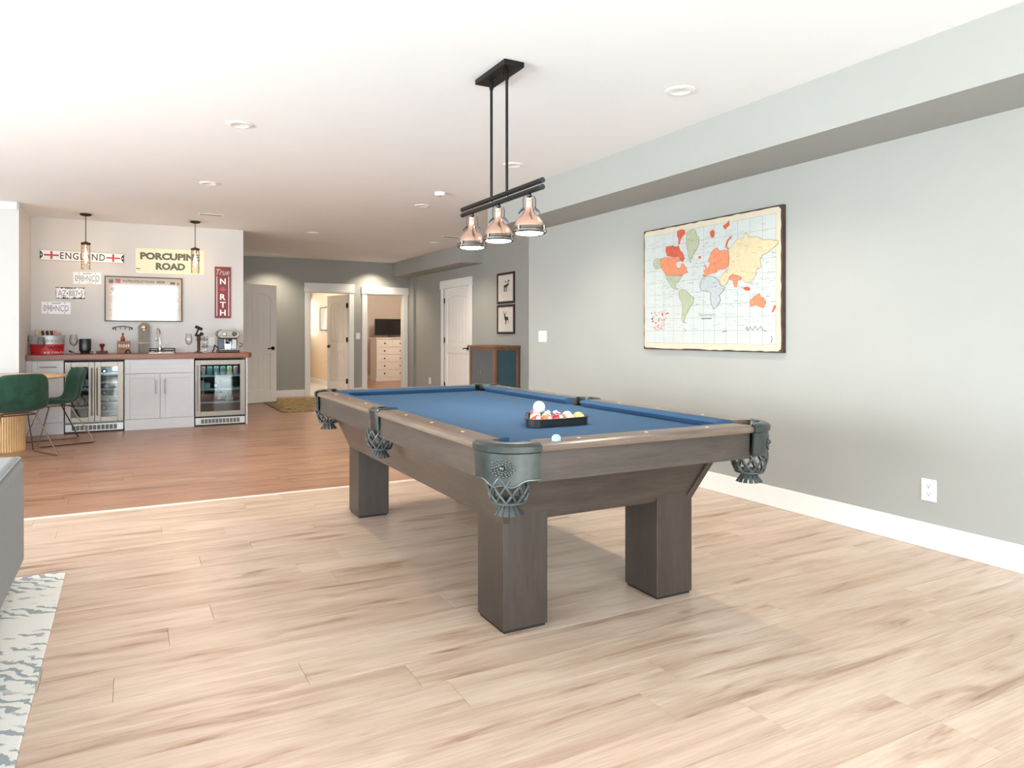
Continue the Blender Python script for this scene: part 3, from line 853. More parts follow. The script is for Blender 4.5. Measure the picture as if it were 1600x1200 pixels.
def ball(name, c, matname, label, num, tilt, spot=None):
    o = MB().sphere((0, 0, 0), br, 32, 20).build('pool_ball', matname, None, smooth=True)
    # centre the origin so that the stripe runs through the middle
    for v in o.data.vertices: v.co.z -= br
    o.location = c; o.rotation_euler = tilt; tag(o, label, 'ball', 'pool balls in the rack')
    OFF[o.name] = Vector((0, 0, 0))
    if num:
        inv = o.rotation_euler.to_matrix().inverted()
        d = (inv @ Vector(spot)).normalized()
        q = Vector((0, 0, 1)).rotation_difference(d)
        m = MB(); pr = [(1e-6, br + .0003)]
        for j in range(1, 5):
            a = .42 * j / 4; pr.append((br * math.sin(a) * 1.006, br * math.cos(a) * 1.008))
        n = 16; vs = [q @ Vector((0, 0, br * 1.008))]
        for (r_, z_) in pr[1:]:
            for i in range(n): vs.append(q @ Vector((r_ * math.cos(2 * PI * i / n), r_ * math.sin(2 * PI * i / n), z_)))
        fs = [(0, 1 + i, 1 + (i + 1) % n) for i in range(n)]
        for j in range(3): fs += [(1 + j * n + i, 1 + (j + 1) * n + i, 1 + (j + 1) * n + (i + 1) % n, 1 + j * n + (i + 1) % n) for i in range(n)]
        m.add(vs, fs); m.build('number_spot', 'white_plastic', o, smooth=True)
        up = inv @ Vector((0, 0, 1)); vv = (up - d * up.dot(d)).normalized(); uu = vv.cross(d)
        text('number', num, 'ink', o, d * (br * 1.03), uu, vv, .005 * len(num), .009, 0)
    return o
for r_, row_ in enumerate(order):
    for i, nm in enumerate(row_):
        x = RX + (i - (len(row_) - 1) / 2) * pitch; y = RY + r_ * pitch * math.sqrt(3) / 2
        sol = '_stripe' not in nm
        lab = ('%s solid pool ball ' if sol else '%s and white striped pool ball ') % nm.replace('_stripe', '')
        ball(nm, (x, y, ZBED + br + .0004), 'ball_' + nm, lab + where[r_], nums[nm], (random.uniform(-.8, .8), random.uniform(-.8, .8), random.uniform(0, 6)),
             (random.uniform(-.6, .3), -.85, random.uniform(.1, .8)) if r_ == 0 else (random.uniform(-.6, .6), random.uniform(-.6, .6), .8))
plain('ball_white', rgb(250, 244, 232), .08, var=.01)
cxb = RX - .5 * pitch; cyb = RY + (2 + 1 / 3) * pitch * math.sqrt(3) / 2
o = ball('cue', (cxb, cyb, ZBED + br + .0004 + 2 * br * .8175), 'ball_white', 'plain white cue ball resting on top of the racked balls', None, (0, 0, 0))
del o['group']
# chalk on the near rail
cp = onz(870, 689, ZT)
T = Matrix.Translation((cp.x, cp.y + .004, ZT)) @ Matrix.Rotation(R(24), 4, 'Z')
t = thing('chalk_cube', (cp.x, cp.y + .004, ZT), 'pale blue cue chalk cube on the near rail of the pool table', 'chalk')
MB(T).box(-.0115, .0115, -.0115, .0115, 0, .017).build('wrapper', 'chalk_blue', t, bevel=.001)
MB(T).lathe([(.0112, .017), (.0112, .021), (.008, .0225), (.004, .019), (1e-6, .0185)], (0, 0, 0), 16).build('chalk_face', 'chalk_blue', t, smooth=True)

# ------------------------------------------------------------------ three-lamp pendant over the table
PX, PYC = 1.785, 3.475
pen = thing('billiard_pendant', (PX, PYC, ZC), 'black bar pendant with three copper shades above the pool table', 'pendant light')
m = MB(); m.box(PX - .06, PX + .06, PYC - .18, PYC + .18, ZC - .03, ZC - .0005); can = m.build('ceiling_plate', 'black_metal', pen, bevel=.004)
for yy in (PYC - .045, PYC + .045): MB().sphere((PX, yy, ZC - .032), .008, 12, 8).build('screw_cap', 'black_metal', can, smooth=True)
for yy in (3.381, 3.566):
    rd = MB().cyl((PX, yy, 1.93), (PX, yy, ZC - .03), .0075, seg=12).build('rod', 'black_metal', pen, smooth=True)
    MB().cyl((PX, yy, ZC - .075), (PX, yy, ZC - .03), .0115, seg=12).build('collar', 'black_metal', rd, smooth=True)
    MB().sphere((PX, yy, 1.926), .008, 10, 8).build('tip_screw', 'nickel', rd, smooth=True)
for zz in (1.945, 1.912):
    bar = MB(); bar.box(PX - .012, PX + .012, 3.02, 3.945, zz - .011, zz + .011); b_ = bar.build('bar', 'black_metal', pen, bevel=.004)
    for yy in (3.012, 3.953): MB().cyl((PX, yy - .008, zz), (PX, yy + .008, zz), .014, seg=12).build('end_cap', 'gunmetal', b_, smooth=True)
for yy in (3.138, 3.479, 3.820):
    L = bpy.data.objects.new('lamp', None); COL.objects.link(L); L.parent = pen; OFF[L.name] = OFF[pen.name]
    c = (PX, yy, 1.70)
    MB().lathe([(.076, .030), (.075, .040), (.068, .060), (.052, .080), (.036, .096), (.026, .110), (.0215, .128), (.0205, .150), (.022, .155), (.021, .158), (.021, .176), (.015, .182), (1e-6, .183)], c, 32).build('shade', 'copper', L, smooth=True)
    MB().lathe([(.075, .001), (.085, -.001), (.091, .006), (.090, .014), (.084, .017), (.087, .021), (.084, .032), (.077, .034), (.076, .02), (.075, .012), (.075, .001)], c, 40).build('rim_ring', 'nickel', L, smooth=True)
    MB().lathe([(1e-6, -.010), (.04, -.008), (.066, -.003), (.0745, .004), (.0745, .010), (1e-6, .010)], c, 32).build('diffuser', 'lamp_glow', L, smooth=True)
    for k in range(4):
        a = R(25) + k * PI / 2; ca, sa = math.cos(a), math.sin(a)
        m = MB(); m.cyl((c[0] + .090 * ca, c[1] + .090 * sa, c[2] + .002), (c[0] + .090 * ca, c[1] + .090 * sa, c[2] + .034), .0055, seg=8)
        m.sphere((c[0] + .094 * ca, c[1] + .094 * sa, c[2] + .002), .007, 8, 6); m.build('clamp', 'nickel', L, smooth=True)
    m = MB(); m.cyl((PX, yy, 1.88), (PX, yy, 1.905), .006, seg=10); m.sphere((PX, yy, 1.892), .012, 10, 8)
    m.tube([(PX, yy - .024, 1.884), (PX, yy - .012, 1.894), (PX, yy, 1.897), (PX, yy + .012, 1.894), (PX, yy + .024, 1.884)], .004)
    m.build('hook', 'gunmetal', L, smooth=True)
    for sg in (-1, 1):
        m = MB(); m.tube([(PX + sg * .02, yy - sg * .014, 1.888), (PX + sg * .026, yy - sg * .018, 1.87), (PX + sg * .026, yy - sg * .018, 1.84), (PX + sg * .023, yy - sg * .016, 1.826)], .0028, 6)
        m.cyl((PX + sg * .022, yy - sg * .016, 1.828), (PX + sg * .036, yy - sg * .026, 1.812), .006, seg=8); m.tube([(PX + sg * .036, yy - sg * .026, 1.815), (PX + sg * .044, yy - sg * .03, 1.80)], .004, 6)
        m.build('latch', 'gunmetal', L, smooth=True)
    l = bpy.data.lights.new('pendant_bulb', 'SPOT'); l.energy = 9; l.color = (1, .9, .76); l.spot_size = R(130); l.spot_blend = .6; l.shadow_soft_size = .06
    lo = bpy.data.objects.new('pendant_bulb', l); COL.objects.link(lo); lo.parent = pen; lo.location = Vector((PX, yy, 1.685)) - OFF[pen.name]
# ------------------------------------------------------------------ ceiling fittings
spots = [((2.87, 3.24), 'nearest to the grey bulkhead'), ((.67, 5.20), 'largest one left of the copper pendant'), ((.676, 7.37), 'in front of the bar wall'), ((2.88, 5.34), 'behind the copper pendant rods'),
         ((2.90, 7.52), 'in the middle of the ceiling left of the copper shades'), ((2.32, 10.28), 'beside the right end of the bar wall'), ((4.26, 10.49), 'beside the end of the far bulkhead'),
         ((2.317, 13.44), 'above the left part of the far grey wall'), ((4.267, 13.55), 'above the right doorway of the far wall')]
proto = None
for (x, y), w in spots:
    if proto is None:
        proto = thing('recessed_downlight', (x, y, ZC), 'round white recessed ceiling downlight ' + w, 'downlight', 'recessed ceiling downlights')
        MB().lathe([(.052, -.0005), (.088, -.0005), (.086, -.006), (.06, -.009), (.052, -.004)], (x, y, ZC), 32).build('trim_ring', 'white_plastic', proto, smooth=True)
        MB().lathe([(1e-6, -.0035), (.054, -.003), (.054, -.0005), (1e-6, -.0005)], (x, y, ZC), 32).build('lens', 'downlight_glow', proto, smooth=True)
        l = bpy.data.lights.new('downlight_bulb', 'SPOT'); l.energy = DOWN_W; l.color = (1, .86, .67); l.spot_size = R(125); l.spot_blend = .75; l.shadow_soft_size = .05
        lo = bpy.data.objects.new('downlight_bulb', l); COL.objects.link(lo); lo.parent = proto; lo.location = (0, 0, -.015)
    else: dup(proto, (x, y, ZC), 'round white recessed ceiling downlight ' + w)
t = thing('smoke_detector', (2.79, 6.74, ZC), 'small white smoke detector on the ceiling left of the pendant bar', 'smoke detector')
MB().lathe([(.055, 0), (.055, -.02), (.045, -.032), (.02, -.036), (1e-6, -.036)], (2.79, 6.74, ZC), 24).build('body', 'white_plastic', t, smooth=True)
MB().lathe([(.012, -.03), (.012, -.042), (1e-6, -.043)], (2.79, 6.74, ZC), 12).build('sensor', 'nickel', t, smooth=True)
def vent(x, y, label):
    t = thing('slot_vent', (x, y, ZC), label, 'vent')
    MB().box(x - .14, x + .14, y - .05, y + .05, ZC - .006, ZC - .0005).build('plate', 'white_plastic', t, bevel=.002)
    for k in range(3): MB().box(x - .12, x + .12, y - .034 + k * .03, y - .026 + k * .03, ZC - .008, ZC - .0058).build('slot', 'ink_grey', t)
vent(.865, 9.275, 'white slotted ceiling vent beside the right bar pendant')
vent(4.2, 9.72, 'white slotted ceiling vent in the recess above the deer pictures')

# ------------------------------------------------------------------ right wall: map canvas, switch, outlet
def n2(x, y): p = onX(980 + x * .21672, 300 + y * .21667, XR - .036); return Vector((XR - .036, p.y, p.z))
ya, yb, za, zb = 4.845, 3.375, 1.062, 2.068
mp = thing('map_canvas', (XR, (ya + yb) / 2, za), 'large vintage world map print with scorched dark edges on the right wall', 'wall art')
MB().box(XR - .035, XR - .001, yb, ya, za, zb).build('canvas', 'map_edge', mp, bevel=.002)
sf = -1
def rectp(name, y0, y1, z0, z1, mat, d0, d1, par=mp): return MB().box(XR - d1, XR - d0, y0, y1, z0, z1).build(name, mat, par)
# paper with a ragged burnt edge
random.seed(3)
edge = []
def jag(a, b, n):
    out = []
    for i in range(n):
        q = i / n; out.append((a[0] + (b[0] - a[0]) * q + random.uniform(-.004, .004), a[1] + (b[1] - a[1]) * q + random.uniform(-.004, .004)))
    return out
y0, y1, z0, z1 = yb + .012, ya - .010, za + .010, zb - .010
cq = .02
edge = jag((y0 + cq, z0), (y1 - cq, z0), 26) + jag((y1 - cq, z0), (y1, z0 + cq), 4) + jag((y1, z0 + cq), (y1, z1 - cq), 18) + jag((y1, z1 - cq), (y1 - cq, z1), 4) + jag((y1 - cq, z1), (y0 + cq, z1), 26) + jag((y0 + cq, z1), (y0, z1 - cq), 4) + jag((y0, z1 - cq), (y0, z0 + cq), 18) + jag((y0, z0 + cq), (y0 + cq, z0), 4)
MB().prism(edge, (XR - .035, 0, 0), (0, 1, 0), (0, 0, 1), (-1, 0, 0), .0006).build('paper_margin', 'map_paper', mp)
rectp('sea', yb + .055, ya - .03, za + .055, zb - .055, 'map_sea', .0356, .0360)
g = MB()
for k in range(13):
    yy = yb + .055 + (ya - yb - .085) * k / 12; g.box(XR - .0362, XR - .036, yy - .0008, yy + .0008, za + .055, zb - .055)
for k in range(10):
    zz = za + .055 + (zb - za - .11) * k / 9; g.box(XR - .0362, XR - .036, yb + .055, ya - .03, zz - .0008, zz + .0008)
g.build('grid', 'map_line', mp)
rng = random.Random(5); tx = MB()
for _ in range(230):
    y_ = rng.uniform(yb + .08, ya - .1); z_ = rng.uniform(za + .16, zb - .1); w_ = rng.uniform(.015, .07)
    tx.box(XR - .0364, XR - .0362, y_, y_ + w_, z_, z_ + .0016)
tx.build('printed_names', 'map_line', mp)['kind'] = 'stuff'
LD = [.0004]
def land(name, mat, *polys):
    if len(polys) > 12: o = poly_print(name, polys, mat, mp, .0006, n2, (-1, 0, 0)); o['kind'] = 'stuff'; return
    LD[0] += .00035
    for pl in polys:
        o = poly_print('landmass_print', [pl], mat, mp, LD[0], n2, (-1, 0, 0))
        c_ = MB(); c_.tube([n2(*p) + Vector((-LD[0] - .0002, 0, 0)) for p in pl], .0011, 4, closed=True); c_.build('coast_line', 'map_red' if mat in ('map_orange', 'map_red') else 'map_coast', o)
land('north_america_print', 'map_orange', [(243, 482), (275, 472), (300, 470), (345, 470), (372, 480), (385, 500), (358, 505), (350, 525), (368, 552), (385, 545), (392, 515), (408, 520), (425, 545), (438, 580), (412, 590), (398, 602), (345, 600), (278, 597), (262, 570), (245, 545)],
     [(560, 520), (568, 530), (574, 545), (562, 552), (558, 535)])
land('arctic_print', 'map_red', [(280, 395), (330, 388), (352, 395), (372, 385), (382, 420), (405, 445), (415, 480), (402, 505), (385, 495), (372, 470), (330, 468), (290, 462), (278, 430)], [(362, 282), (392, 270), (415, 275), (420, 300), (400, 320), (385, 345), (380, 380), (368, 378), (372, 345), (360, 312)],
     [(598, 290), (615, 270), (632, 285), (628, 320), (612, 332), (600, 312)], [(690, 245), (720, 225), (735, 205), (738, 240), (705, 270)], [(514, 464), (532, 460), (532, 478), (518, 482)], [(708, 395), (720, 350), (748, 318), (752, 325), (728, 358), (718, 398), (732, 405), (728, 412)], [(1062, 815), (1074, 820), (1056, 862), (1042, 868)], [(836, 690), (862, 682), (885, 690), (880, 712), (850, 708)])
land('greenland_print', 'map_green', [(428, 290), (470, 270), (492, 275), (502, 310), (518, 330), (520, 370), (505, 410), (480, 450), (465, 480), (458, 512), (446, 490), (440, 440), (425, 380)], [(190, 500), (215, 478), (242, 482), (244, 545), (215, 560), (192, 535)],
     [(278, 600), (345, 602), (398, 604), (385, 625), (368, 650), (350, 665), (352, 690), (375, 700), (355, 705), (325, 690), (300, 650), (282, 625)], [(372, 715), (395, 700), (430, 712), (452, 740), (485, 762), (478, 800), (455, 830), (435, 870), (418, 900), (412, 935), (430, 945), (402, 940), (392, 915), (398, 860), (398, 800), (378, 765)])
land('europe_print', 'map_orange', [(545, 598), (560, 590), (552, 570), (572, 552), (590, 540), (598, 512), (584, 500), (600, 455), (622, 415), (650, 402), (668, 430), (700, 418), (728, 420), (735, 475), (730, 535), (705, 555), (660, 560), (640, 582), (600, 590), (565, 605), (548, 612)])
land('africa_print', 'map_grey', [(535, 640), (560, 610), (600, 605), (640, 620), (662, 640), (675, 675), (708, 685), (690, 720), (665, 745), (675, 780), (655, 820), (625, 845), (610, 815), (602, 770), (605, 725), (570, 712), (535, 712), (525, 680)])
land('asia_print', 'map_yellow', [(736, 420), (760, 380), (790, 345), (840, 330), (855, 290), (880, 325), (940, 322), (985, 345), (1040, 340), (1088, 350), (1088, 375), (1040, 415), (1010, 440), (975, 455), (960, 485), (970, 540), (935, 555), (930, 590), (905, 640), (870, 655), (850, 650), (822, 620), (800, 600), (765, 600), (735, 625), (720, 660), (690, 680), (665, 630), (690, 590), (730, 560), (738, 500)])
land('india_print', 'map_orange', [(732, 618), (762, 590), (790, 605), (825, 610), (820, 635), (798, 640), (788, 690), (774, 682), (764, 640), (742, 632)], [(885, 785), (910, 760), (935, 740), (958, 732), (962, 755), (985, 760), (1002, 795), (985, 835), (962, 830), (930, 815), (890, 828)])
rr = random.Random(9)
land('inset_islands', 'map_red', *[[(x, y), (x + rr.uniform(4, 14), y + rr.uniform(-4, 6)), (x + rr.uniform(2, 12), y + rr.uniform(8, 18))] for x, y in [(rr.uniform(170, 300), rr.uniform(860, 990)) for _ in range(46)]])
def outline(pts): return [n2(*p) + Vector((-.0032, 0, 0)) for p in pts]
m = MB(); m.tube(outline([(535, 640), (560, 610), (600, 605), (640, 620), (662, 640), (675, 675), (708, 685), (690, 720), (665, 745), (675, 780), (655, 820), (625, 845), (610, 815), (602, 770), (605, 725), (570, 712), (535, 712), (525, 680)]), .0012, 4, closed=True)
for pts in ([(855, 990), (865, 968), (868, 1000), (890, 972), (905, 998), (925, 965), (940, 995), (965, 968), (985, 1000), (1010, 1005)], [(1040, 1038), (1048, 1060), (1038, 1092)], [(685, 1012), (705, 1000), (722, 1008)], [(412, 985), (425, 995), (418, 1008)]):
    m.tube(outline(pts), .0016, 4)
m.build('ink_lines', 'map_dark', mp)
rng = random.Random(8); tx = MB()
for _ in range(170):
    x_, y_ = rng.uniform(200, 1080), rng.uniform(330, 830); p = n2(x_, y_); w_ = rng.uniform(.012, .05)
    tx.box(XR - .0392, XR - .0388, p.y, p.y + w_, p.z, p.z + .0014)
tx.build('printed_names', 'map_dark', mp)['kind'] = 'stuff'
c1 = n2(572, 887); c2 = n2(572, 913)
text('title', 'THE WORLD', 'map_dark', mp, (XR - .0362, c1.y, c1.z), (0, -1, 0), (0, 0, 1), .17, .016, .0006)
MB().box(XR - .0366, XR - .0362, c2.y - .055, c2.y + .055, c2.z - .003, c2.z + .003).build('subtitle_line', 'map_dark', mp)
def plate(name, label, cat, c, w, h, axis, toggles=0, outlet=False):
    t = thing(name, c, label, cat)
    def bx(a0, a1, z0_, z1_, d0, d1):
        if axis == 'x': return MB().box(c[0] - d1, c[0] - d0, c[1] + a0, c[1] + a1, c[2] + z0_, c[2] + z1_)
        return MB().box(c[0] + a0, c[0] + a1, c[1] - d1, c[1] - d0, c[2] + z0_, c[2] + z1_)
    bx(-w / 2, w / 2, -h / 2, h / 2, .0004, .006).build('plate', 'white_plastic', t, bevel=.0025)
    for k in range(toggles):
        a = (k - (toggles - 1) / 2) * (w / toggles * .86)
        bx(a - .015, a + .015, -.033, .033, .006, .0095).build('rocker', 'white_plastic', t, bevel=.0015)
    if outlet:
        for z_ in (-.022, .022):
            s = bx(-.017, .017, z_ - .015, z_ + .015, .006, .0085).build('socket', 'white_plastic', t, bevel=.002)
            mm = MB()
            for a in (-.0065, .0065):
                q = bx(a - .0014, a + .0014, z_ - .001, z_ + .009, .0085, .0092); mm.add(q.v, q.f)
            q = bx(-.003, .003, z_ - .011, z_ - .005, .0085, .0092); mm.add(q.v, q.f)
            mm.build('slots', 'ink', s)
plate('light_switch', 'white triple light switch plate near the corner of the right wall', 'switch', (XR, 6.595, 1.165), .165, .118, 'x', 3)
plate('wall_outlet', 'white double outlet low on the right wall above the baseboard', 'outlet', (XR, 2.394, .323), .085, .122, 'x', outlet=True)
plate('wall_outlet', 'white outlet low on the recess wall left of the far door', 'outlet', (X2, 12.84, .29), .10, .125, 'x', outlet=True)
plate('light_switch', 'white light switch between the two far doorways', 'switch', (4.0, YW, 1.15), .085, .125, 'y', 1)
plate('wall_outlet', 'white outlet on the bar wall left of the espresso machine', 'outlet', (onY(331, 534, YB).x, YB, onY(331, 534, YB).z), .075, .115, 'y', outlet=True)
# framed animal prints in the recess
def deer_picture(px0, px1, zlo, zhi, label, org, sx, sy, polys):
    yA, yB_ = onX(px0, 500, X2).y, onX(px1, 500, X2).y
    t = thing('framed_print', (X2, (yA + yB_) / 2, zlo), label, 'picture', 'framed animal prints')
    f = .035
    m = MB(); m.box(X2 - .022, X2 - .001, yB_, yA, zlo, zlo + f); m.box(X2 - .022, X2 - .001, yB_, yA, zhi - f, zhi); m.box(X2 - .022, X2 - .001, yB_, yB_ + f, zlo + f, zhi - f); m.box(X2 - .022, X2 - .001, yA - f, yA, zlo + f, zhi - f)
    m.build('frame', 'frame_brown', t, bevel=.003)
    MB().box(X2 - .012, X2 - .001, yB_ + f, yA - f, zlo + f, zhi - f).build('paper', 'paper', t)
    def to3(x, y):
        p = onX(765 + x / 10, 410 + y / 10, X2 - .012); return Vector((X2 - .012, p.y, p.z))
    poly_print('animal_drawing', polys, 'ink', t, .0008, to3, (-1, 0, 0))
deer_picture(778, 805, 1.66, 2.135, 'upper framed print of an antlered moose above the teal cabinet', 0, 0, 0,
    [[(222, 362), (258, 348), (280, 330), (298, 322), (306, 332), (296, 350), (280, 372), (268, 385), (226, 392)], [(226, 390), (236, 390), (232, 425), (236, 462), (226, 462), (222, 428)], [(240, 388), (250, 388), (246, 420), (247, 458), (238, 458), (238, 420)], [(262, 380), (272, 376), (268, 415), (272, 456), (262, 456), (260, 415)], [(238, 288), (246, 290), (254, 304), (272, 312), (268, 320), (248, 312), (238, 300)], [(282, 318), (280, 290), (288, 272), (302, 270), (316, 288), (306, 304), (300, 290), (292, 288), (292, 320)]])
deer_picture(778, 805, 1.19, 1.64, 'lower framed print of a standing deer above the teal cabinet', 0, 0, 0,
    [[(226, 806), (238, 802), (248, 812), (246, 840), (262, 850), (282, 848), (292, 868), (290, 896), (272, 906), (246, 908), (234, 886), (230, 842)], [(246, 906), (256, 906), (254, 940), (250, 978), (244, 978), (246, 940)], [(258, 904), (266, 904), (262, 938), (260, 962), (254, 962)], [(286, 894), (293, 892), (296, 930), (298, 960), (292, 960)], [(226, 806), (218, 790), (214, 764), (220, 764), (224, 786), (234, 802)], [(244, 804), (254, 788), (254, 766), (260, 766), (260, 790), (250, 808)]])
# bar cabinet with wooden frame in the recess
cx0, cx1, cy0, cy1, chh = 4.67, 5.085, 9.235, 10.10, 1.02
t = thing('panelled_cabinet', ((cx0 + cx1) / 2, (cy0 + cy1) / 2, 0), 'wood framed cabinet with grey and teal panels standing under the deer prints', 'cabinet')
for (x, y) in ((cx0, cy0), (cx1 - .045, cy0), (cx0, cy1 - .045), (cx1 - .045, cy1 - .045)): MB().box(x, x + .045, y, y + .045, 0, chh - .03).build('post', 'cabinet_wood', t, bevel=.004)
MB().box(cx0 - .025, cx1 + .006, cy0 - .025, cy1 + .025, chh - .03, chh).build('top', 'cabinet_wood', t, bevel=.006)
for (z0_, z1_) in ((.06, .11), (chh - .065, chh - .03)):
    m = MB(); m.box(cx0 + .045, cx1 - .045, cy0 + .005, cy0 + .04, z0_, z1_); m.build('rail', 'cabinet_wood', t)
    m = MB(); m.box(cx0 + .005, cx0 + .04, cy0 + .045, cy1 - .045, z0_, z1_); m.build('rail', 'cabinet_wood', t)
MB().box(cx0 + .045, cx1 - .045, cy0 + .012, cy0 + .03, .11, chh - .065).build('teal_panel', 'teal_panel', t)
gp = MB().box(cx0 + .012, cx0 + .03, cy0 + .045, cy1 - .045, .11, chh - .065).build('grey_panel', 'grey_panel', t)
MB().box(cx0 + .04, cx1 - .02, cy1 - .03, cy1 - .012, .06, chh - .03).build('back_panel', 'grey_panel', t)
MB().box(cx1 - .03, cx1 - .012, cy0 + .04, cy1 - .04, .06, chh - .03).build('back_panel', 'grey_panel', t)
p = onX(749.5, 581, cx0)
m = MB()
for a, b in ((-.03, .0), (.03, .0), (0, .02)): m.box(cx0 - .002, cx0 + .0125, p.y + a - .014, p.y + a + .014, p.z + b - .022, p.z + b + .018)
m.build('brass_badge', 'brass', gp, bevel=.003)
# far rug
o = MB().box(2.05, 3.5, 11.12, 13.45, 0.0005, .012).build('floral_rug', 'rug_far', bevel=.004); tag(o, 'brown and green patterned rug on the floor before the far doorways', 'rug')
# bathroom picture, bedroom dresser and television
pa = onX(501, 478, 4.0); pb = onX(515, 514, 4.0)
t = thing('framed_print', (4.0, (pa.y + pb.y) / 2, 1.25), 'black framed pale print on the cream bathroom wall', 'picture')
m = MB(); yA, yB_, z0_, z1_ = pa.y, pb.y, 1.27, 1.82
m.box(3.975, 3.999, yB_, yA, z0_, z0_ + .025); m.box(3.975, 3.999, yB_, yA, z1_ - .025, z1_); m.box(3.975, 3.999, yB_, yB_ + .025, z0_ + .025, z1_ - .025); m.box(3.975, 3.999, yA - .025, yA, z0_ + .025, z1_ - .025)
m.build('frame', 'black_matte', t); MB().box(3.985, 3.999, yB_ + .025, yA - .025, z0_ + .025, z1_ - .025).build('paper', 'paper', t)
MB().prism([(yB_ + .25, z0_ + .03), (yA - .3, z0_ + .03), (yB_ + .3, z1_ - .04)], (3.985, 0, 0), (0, 1, 0), (0, 0, 1), (-1, 0, 0), .001).build('pale_shape', 'white_paint', t)
DX0, DX1, DY0, DY1, DH = 5.47, 6.33, 17.4, 17.95, 1.10
t = thing('dresser', ((DX0 + DX1) / 2, (DY0 + DY1) / 2, 0), 'white chest of drawers with dark knobs in the bedroom', 'dresser')
MB().box(DX0 + .02, DX1 - .02, DY0 + .02, DY1, .05, DH - .03).build('carcass', 'trim_white', t)
MB().box(DX0 - .015, DX1 + .015, DY0 - .015, DY1, DH - .03, DH).build('top', 'trim_white', t, bevel=.005)
MB().box(DX0, DX1, DY0, DY1, 0, .085).build('plinth', 'trim_white', t, bevel=.003)
zz = [.10, .29, .48, .67, .86, 1.055]
for k in range(5):
    for (xa, xb) in (((DX0 + .03, (DX0 + DX1) / 2 - .005), ((DX0 + DX1) / 2 + .005, DX1 - .03)) if k == 4 else ((DX0 + .03, DX1 - .03),)):
        d = MB().box(xa, xb, DY0 + .002, DY0 + .02, zz[k] + .006, zz[k + 1] - .006).build('drawer', 'trim_white', t, bevel=.004)
        for kx in (((xa + xb) / 2,) if k == 4 else (5.69, 6.11)): MB().sphere((kx, DY0 - .012, (zz[k] + zz[k + 1]) / 2), .02, 12, 8).build('knob', 'black_metal', d, smooth=True)
t = thing('television', (5.93, 17.66, DH), 'black flat television on the white bedroom dresser', 'television')
m = MB(); m.box(5.52, 6.28, 17.64, 17.68, DH + .06, DH + .48); tv = m.build('casing', 'black_plastic', t, bevel=.006)
MB().box(5.535, 6.265, 17.636, 17.641, DH + .08, DH + .465).build('screen', 'screen', t)
m = MB(); m.box(5.86, 5.94, 17.65, 17.67, DH + .01, DH + .08); m.box(5.76, 6.04, 17.57, 17.75, DH, DH + .012); m.build('stand', 'nickel', t, bevel=.004)

# ------------------------------------------------------------------ bar: units under one wooden worktop
def bx_(px): return onY(px, 600, YC).x
xe0, xa, xb_, xc, xd, xe = -1.06, bx_(50), bx_(100), bx_(194), bx_(304), bx_(384)
YF = YC; YBK = YB - .001; ZK = .865
cnt = MB().prism([(-1.058, 9.965), (1.40, 9.965), (1.437, 10.0), (1.437, 10.40), (1.40, 10.498), (-1.058, 10.498)], (0, 0, ZK + .015), (1, 0, 0), (0, 1, 0), (0, 0, 1), .065).build('worktop', 'counter_wood', bevel=.006)
tag(cnt, 'reddish brown wooden worktop running along the white bar wall', 'worktop')
ZW = ZK + .08
def shaker(parent, name, x0, x1, z0, z1, handle=None, fr=.055):
    m = MB(); y = YF
    m.box(x0, x1, y + .008, y + .02, z0, z1)
    m.box(x0, x0 + fr, y, y + .01, z0, z1); m.box(x1 - fr, x1, y, y + .01, z0, z1)
    m.box(x0 + fr, x1 - fr, y, y + .01, z0, z0 + fr); m.box(x0 + fr, x1 - fr, y, y + .01, z1 - fr, z1)
    d = m.build(name, 'cabinet_grey', parent, bevel=.0025)
    if handle:
        (ax, az), (bx2, bz) = handle
        h = MB(); h.tube([(ax, y - .03, az), (bx2, y - .03, bz)], .006, 8)
        for q in (.12, .88):
            px_, pz_ = ax + (bx2 - ax) * q, az + (bz - az) * q; h.cyl((px_, y, pz_), (px_, y - .03, pz_), .005, seg=8)
        h.build('handle', 'nickel', d, smooth=True)
    return d
# filler and drawer unit
t = thing('drawer_cabinet', ((xe0 + xb_) / 2, 10.25, 0), 'grey shaker bar cabinet with a drawer, partly behind the green chairs', 'cabinet')
MB().box(xe0 + .001, xb_ - .003, YF + .021, YBK, .0, ZK + .014).build('carcass', 'cabinet_grey', t)
MB().box(xe0 + .001, xa - .002, YF + .004, YF + .02, .0, ZK + .012).build('filler', 'cabinet_grey', t)
mid = (xa + xb_) / 2
shaker(t, 'drawer', xa, xb_ - .006, .69, ZK + .005, ((mid - .085, .80), (mid + .085, .80)))
shaker(t, 'door', xa, xb_ - .006, .14, .684)
MB().box(xa, xb_ - .004, YF + .008, YF + .02, 0, .135).build('toe_kick', 'cabinet_grey', t)
# sink unit
t = thing('sink_cabinet', ((xc + xd) / 2, 10.25, 0), 'grey shaker sink cabinet with two doors between the two drinks fridges', 'cabinet')
MB().box(xc + .004, xd - .004, YF + .021, YBK, 0, ZK + .014).build('carcass', 'cabinet_grey', t)
shaker(t, 'false_drawer', xc + .006, xd - .006, .70, ZK + .005)
mid = (xc + xd) / 2
shaker(t, 'door', xc + .006, mid - .002, .135, .694, ((mid - .05, .44), (mid - .05, .62)))
shaker(t, 'door', mid + .002, xd - .006, .135, .694, ((mid + .05, .44), (mid + .05, .62)))
MB().box(xc + .004, xd - .004, YF + .004, YF + .02, 0, .13).build('toe_kick', 'cabinet_grey', t)
o = MB().box(xe + .002, xe + .022, YF - .002, YBK, 0, ZK + .014).build('end_panel', 'cabinet_grey', bevel=.002); tag(o, 'pale grey end panel closing the bar beside the single door fridge', 'panel')
